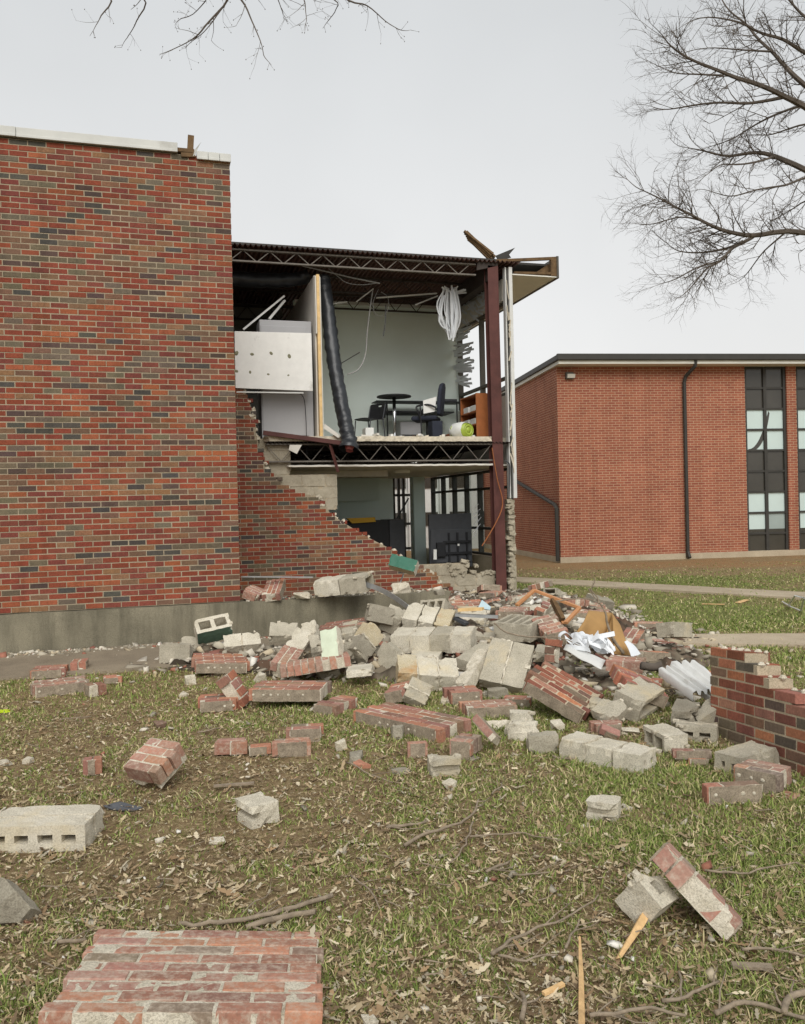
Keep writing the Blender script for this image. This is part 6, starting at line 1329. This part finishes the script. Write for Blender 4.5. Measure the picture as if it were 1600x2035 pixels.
tr0 = P(1900, 1000, d=DT); tr0 = Vector((tr0.x, tr0.y, -.1)); up = lambda z, dx=0.: Vector((tr0.x+dx, tr0.y, z))
lim = [([(1900, 560), (1760, 490), (1600, 462), (1500, 466), (1450, 458), (1400, 440), (1350, 415), (1320, 400), (1275, 381)], .05, .006, -.5, 1.8),
 ([(1500, 468), (1462, 488), (1430, 520), (1400, 538), (1368, 572), (1350, 588)], .028, .004, -.6, 1.0),
 ([(1480, 474), (1430, 498), (1390, 506), (1350, 498), (1325, 478)], .020, .004, .5, 1.0), ([(1430, 520), (1392, 530), (1345, 552), (1315, 560)], .016, .004, -.3, 1.1),
 ([(1400, 440), (1350, 428), (1300, 440), (1278, 444)], .014, .004, .6, 1.1), ([(1560, 464), (1520, 500), (1490, 540), (1475, 555)], .014, .004, .8, .9),
 ([(1900, 480), (1740, 400), (1600, 338), (1540, 312), (1500, 305), (1450, 308), (1400, 300), (1365, 292)], .06, .005, .8, 1.0),
 ([(1540, 314), (1480, 330), (1430, 330), (1400, 352)], .016, .004, -.6, .9), ([(1900, 420), (1720, 300), (1600, 215), (1560, 190), (1500, 165), (1440, 148), (1380, 120), (1335, 92), (1314, 68)], .06, .005, -.8, 1.0),
 ([(1560, 192), (1500, 204), (1440, 205), (1380, 212), (1325, 216), (1296, 212)], .026, .004, .6, 1.0), ([(1440, 150), (1385, 146), (1340, 142), (1302, 130)], .016, .004, .4, 1.1),
 ([(1900, 400), (1740, 260), (1600, 170), (1560, 130), (1530, 100), (1490, 60), (1450, 20), (1425, -20)], .055, .006, .9, .9), ([(1800, 240), (1660, 140), (1600, 105), (1560, 85), (1520, 70), (1470, 45), (1420, 32), (1372, 48)], .04, .004, -.9, 1.0),
 ([(1700, 380), (1620, 352), (1560, 370), (1500, 376), (1450, 386), (1404, 378)], .022, .004, -.5, 1.0), ([(1640, 200), (1560, 220), (1500, 246), (1450, 272), (1404, 290)], .022, .004, .9, 1.0),
 ([(1780, 130), (1660, 60), (1600, 30), (1560, -10), (1540, -40)], .035, .006, .3, .9), ([(1700, 440), (1620, 400), (1570, 420), (1530, 440)], .018, .004, .9, .9), ([(1690, 240), (1610, 250), (1540, 270), (1500, 265)], .02, .004, .2, .8), ([(1530, 100), (1480, 100), (1420, 96), (1370, 100)], .015, .004, .7, 1.)]
tree('bare_tree', 'large leafless tree reaching in from the right against the sky', lim, [(tr0, .26), (up(1.5, .05), .22), (up(3.2, .0), .18), (up(4.6, -.05), .14), (up(7.5, .1), .07)], DT, 5, .46, 3, 1.0, False, 1.0)
DT2 = 6.2
tq = Vector((-6.2, 6.6, -.1)); up2 = lambda z, dx=0.: Vector((tq.x+dx, tq.y, z))
lim2 = [([(-400, -160), (-60, -120), (120, -60), (220, -10), (206, 30), (200, 45)], .018, .002, 0, .25), ([(160, -60), (280, -10), (268, 35), (250, 65)], .010, .002, .3, .35), ([(-300, -240), (100, -140), (300, -60), (450, -20), (410, 60), (385, 85), (345, 98)], .018, .002, .2, .4),
 ([(380, -60), (445, -5), (430, 40), (408, 72), (390, 84)], .007, .002, .2, .3), ([(300, -100), (420, -40), (475, 0), (498, 38), (515, 80), (520, 108)], .012, .002, -.3, .3), ([(260, -80), (400, -20), (385, 20), (352, 30)], .007, .002, .4, .5), ([(400, -90), (530, -40), (548, 0), (556, 18)], .008, .002, .2, .5), ([(420, -80), (580, -40), (604, -5), (610, 22), (612, 38)], .008, .002, -.2, .45),
 ([(420, -110), (620, -60), (700, -5), (735, 8), (768, 42), (790, 58)], .011, .002, .3, .35), ([(560, -60), (668, -10), (672, 10), (658, 28)], .006, .002, .3, .3)]
tree('bare_tree', 'thin leafless branches hanging in from the top left of the sky', lim2, [(tq, .3), (up2(2, .05), .26), (up2(4.2, .1), .2), (up2(6.4, .5), .12)], DT2, 9, .17, 2, .55, True)
# ---------------------------------------------------------------- leaf litter and grass
def scatter_field(rg, n, d0, d1, half=.74, pw=1.0):
    d = d0+(d1-d0)*rg.random(n)**pw; x = rg.uniform(-half, half, n)*d; p = np.array(_f)[None, :]*d[:, None]+np.array(_r)[None, :]*x[:, None]; return p[:, 0], p[:, 1], d
def clear(x, y):
    ok = ~((x < 3.78) & (y > 10.42)) & ~((y > 13.5) & (x < 6.4)) & ~((y > 8.92) & (y < 10.5) & (x < 1.3)); return ok
def leaves():
    rg = np.random.default_rng(21); xs, ys, dd = [], [], []
    for n, a, b in ((52000, 1.9, 4.2), (56000, 4.2, 7.), (29000, 7., 11.), (10000, 11, 20)):
        x, y, d = scatter_field(rg, n, a, b); den = fbm(x, y, 1.6)*.9+fbm(x+5, y, 5., 3)*.5-.18-.3*grassy(x, y); k = (rg.random(n) < np.clip(den*1.6, .06, 1)) & clear(x, y); xs.append(x[k]); ys.append(y[k]); dd.append(d[k])
    x, y, d = map(np.concatenate, (xs, ys, dd)); n = len(x)
    # lobed outline, folded along the midrib, edges curled up
    out = np.array([(-1, 0), (-.55, .30), (-.30, .18), (-.02, .46), (.22, .20), (.52, .36), (1, .02)]); m = 7
    s = rg.gamma(2.6, .0043, n)*np.where(d > 4, .85, 1.); s = np.clip(s, .004, .055); an = rg.random(n)*6.283; asp = rg.uniform(.5, 1.1, n); curl = rg.uniform(-.2, .7, n); tilt = np.clip(rg.normal(0, .3, n), -.7, .7); tilt2 = np.clip(rg.normal(0, .3, n), -.7, .7)
    V = np.zeros((n, m*2-2, 3)); px = np.concatenate([out[:, 0], out[-2:0:-1, 0]]); py = np.concatenate([out[:, 1], -out[-2:0:-1, 1]])
    j = 1+.35*(rg.random((n, m*2-2))-.5); lx = px[None]*s[:, None]*j; ly = py[None]*s[:, None]*asp[:, None]*j; lz = np.abs(py)[None]*curl[:, None]*s[:, None]*.9+(px[None]**2)*s[:, None]*curl[:, None]*.35
    lz = lz+lx*np.tan(tilt)[:, None]+ly*np.tan(tilt2)[:, None]; ca, sa = np.cos(an)[:, None], np.sin(an)[:, None]
    V[..., 0] = x[:, None]+lx*ca-ly*sa; V[..., 1] = y[:, None]+lx*sa+ly*ca; V[..., 2] = np.maximum(lz, -.004)+gz(x, y)[:, None]+rg.uniform(.004, .022, n)[:, None]
    k = m*2-2; F = []
    for i in range(m-2):   # quads and tips across the midrib
        pass
    idx = np.arange(n)[:, None]*k
    tri = [(0, 1, k-1)]+sum([[(i, i+1, k-i), (i+1, k-i-1, k-i)] for i in range(1, m-2)], [])+[(m-2, m-1, m)]
    F = np.concatenate([idx+np.array(t)[None] for t in tri])
    pal = np.array([lin(*c) for c in ((184, 166, 134), (162, 142, 112), (140, 119, 93), (206, 192, 164), (112, 94, 73), (154, 128, 97), (176, 166, 144))]); c = pal[rg.choice(7, n, p=[.22, .2, .17, .12, .12, .1, .07])]*rg.uniform(.75, 1.1, (n, 1)); c[:, 3] = 1
    tagit(link('leaf_litter', np_mesh('leaf_litter', V.reshape(-1, 3), F, MT['leaf_att'], np.repeat(c, k, 0))), 'dry tan oak leaves strewn over the lawn', 'leaves', kind='stuff')
leaves()
def grass():
    rg = np.random.default_rng(22); xs, ys, dd = [], [], []
    for n, a, b in ((290000, 1.9, 4.), (290000, 4., 7.), (160000, 7., 11.), (100000, 11, 21)):
        x, y, d = scatter_field(rg, n, a, b); g = grassy(x, y)+.55*(fbm(x, y, 9., 3)-.5)+.30*(fbm(x+7, y+3, 26., 2)-.5); k = (rg.random(n) < np.clip((g-.13)*1.8, .06, 1)) & clear(x, y); xs.append(x[k]); ys.append(y[k]); dd.append(d[k])
    x, y, d = map(np.concatenate, (xs, ys, dd)); n = len(x); h = rg.gamma(4., .0055, n)*(.75+.6*grassy(x, y)); w = (.0011+.00045*d)*rg.uniform(.7, 1.4, n); an = rg.random(n)*6.283; ln = rg.normal(0, .6, (n, 2))*h[:, None]
    z0 = gz(x, y)-.004; sx, sy = np.cos(an)*w, np.sin(an)*w; V = np.zeros((n, 5, 3))
    V[:, 0] = np.stack([x-sx, y-sy, z0], 1); V[:, 1] = np.stack([x+sx, y+sy, z0], 1); mx_, my_ = x+ln[:, 0]*.35, y+ln[:, 1]*.35
    V[:, 2] = np.stack([mx_+sx*.8, my_+sy*.8, z0+h*.6], 1); V[:, 3] = np.stack([mx_-sx*.8, my_-sy*.8, z0+h*.6], 1); V[:, 4] = np.stack([x+ln[:, 0], y+ln[:, 1], z0+h*rg.uniform(.8, 1, n)], 1)
    i = np.arange(n)[:, None]*5; F = np.concatenate([i+np.array(t)[None] for t in ((0, 1, 2), (0, 2, 3), (3, 2, 4))])
    pal = np.array([lin(*c) for c in ((120, 138, 68), (140, 152, 82), (106, 122, 62), (162, 162, 102), (194, 180, 138), (150, 158, 94))]); dry = (rg.random(n) < .26-.14*grassy(x, y)); ch = rg.choice(6, n, p=[.27, .25, .18, .12, .05, .13]); ch[dry] = 4
    c = pal[ch]*rg.uniform(.75, 1.15, (n, 1)); c[:, 3] = 1
    tagit(link('grass', np_mesh('grass', V.reshape(-1, 3), F, MT['grass_att'], np.repeat(c, 5, 0))), 'patchy short spring grass growing through the litter', 'grass', kind='stuff')
grass()
bpy.context.view_layer.update()
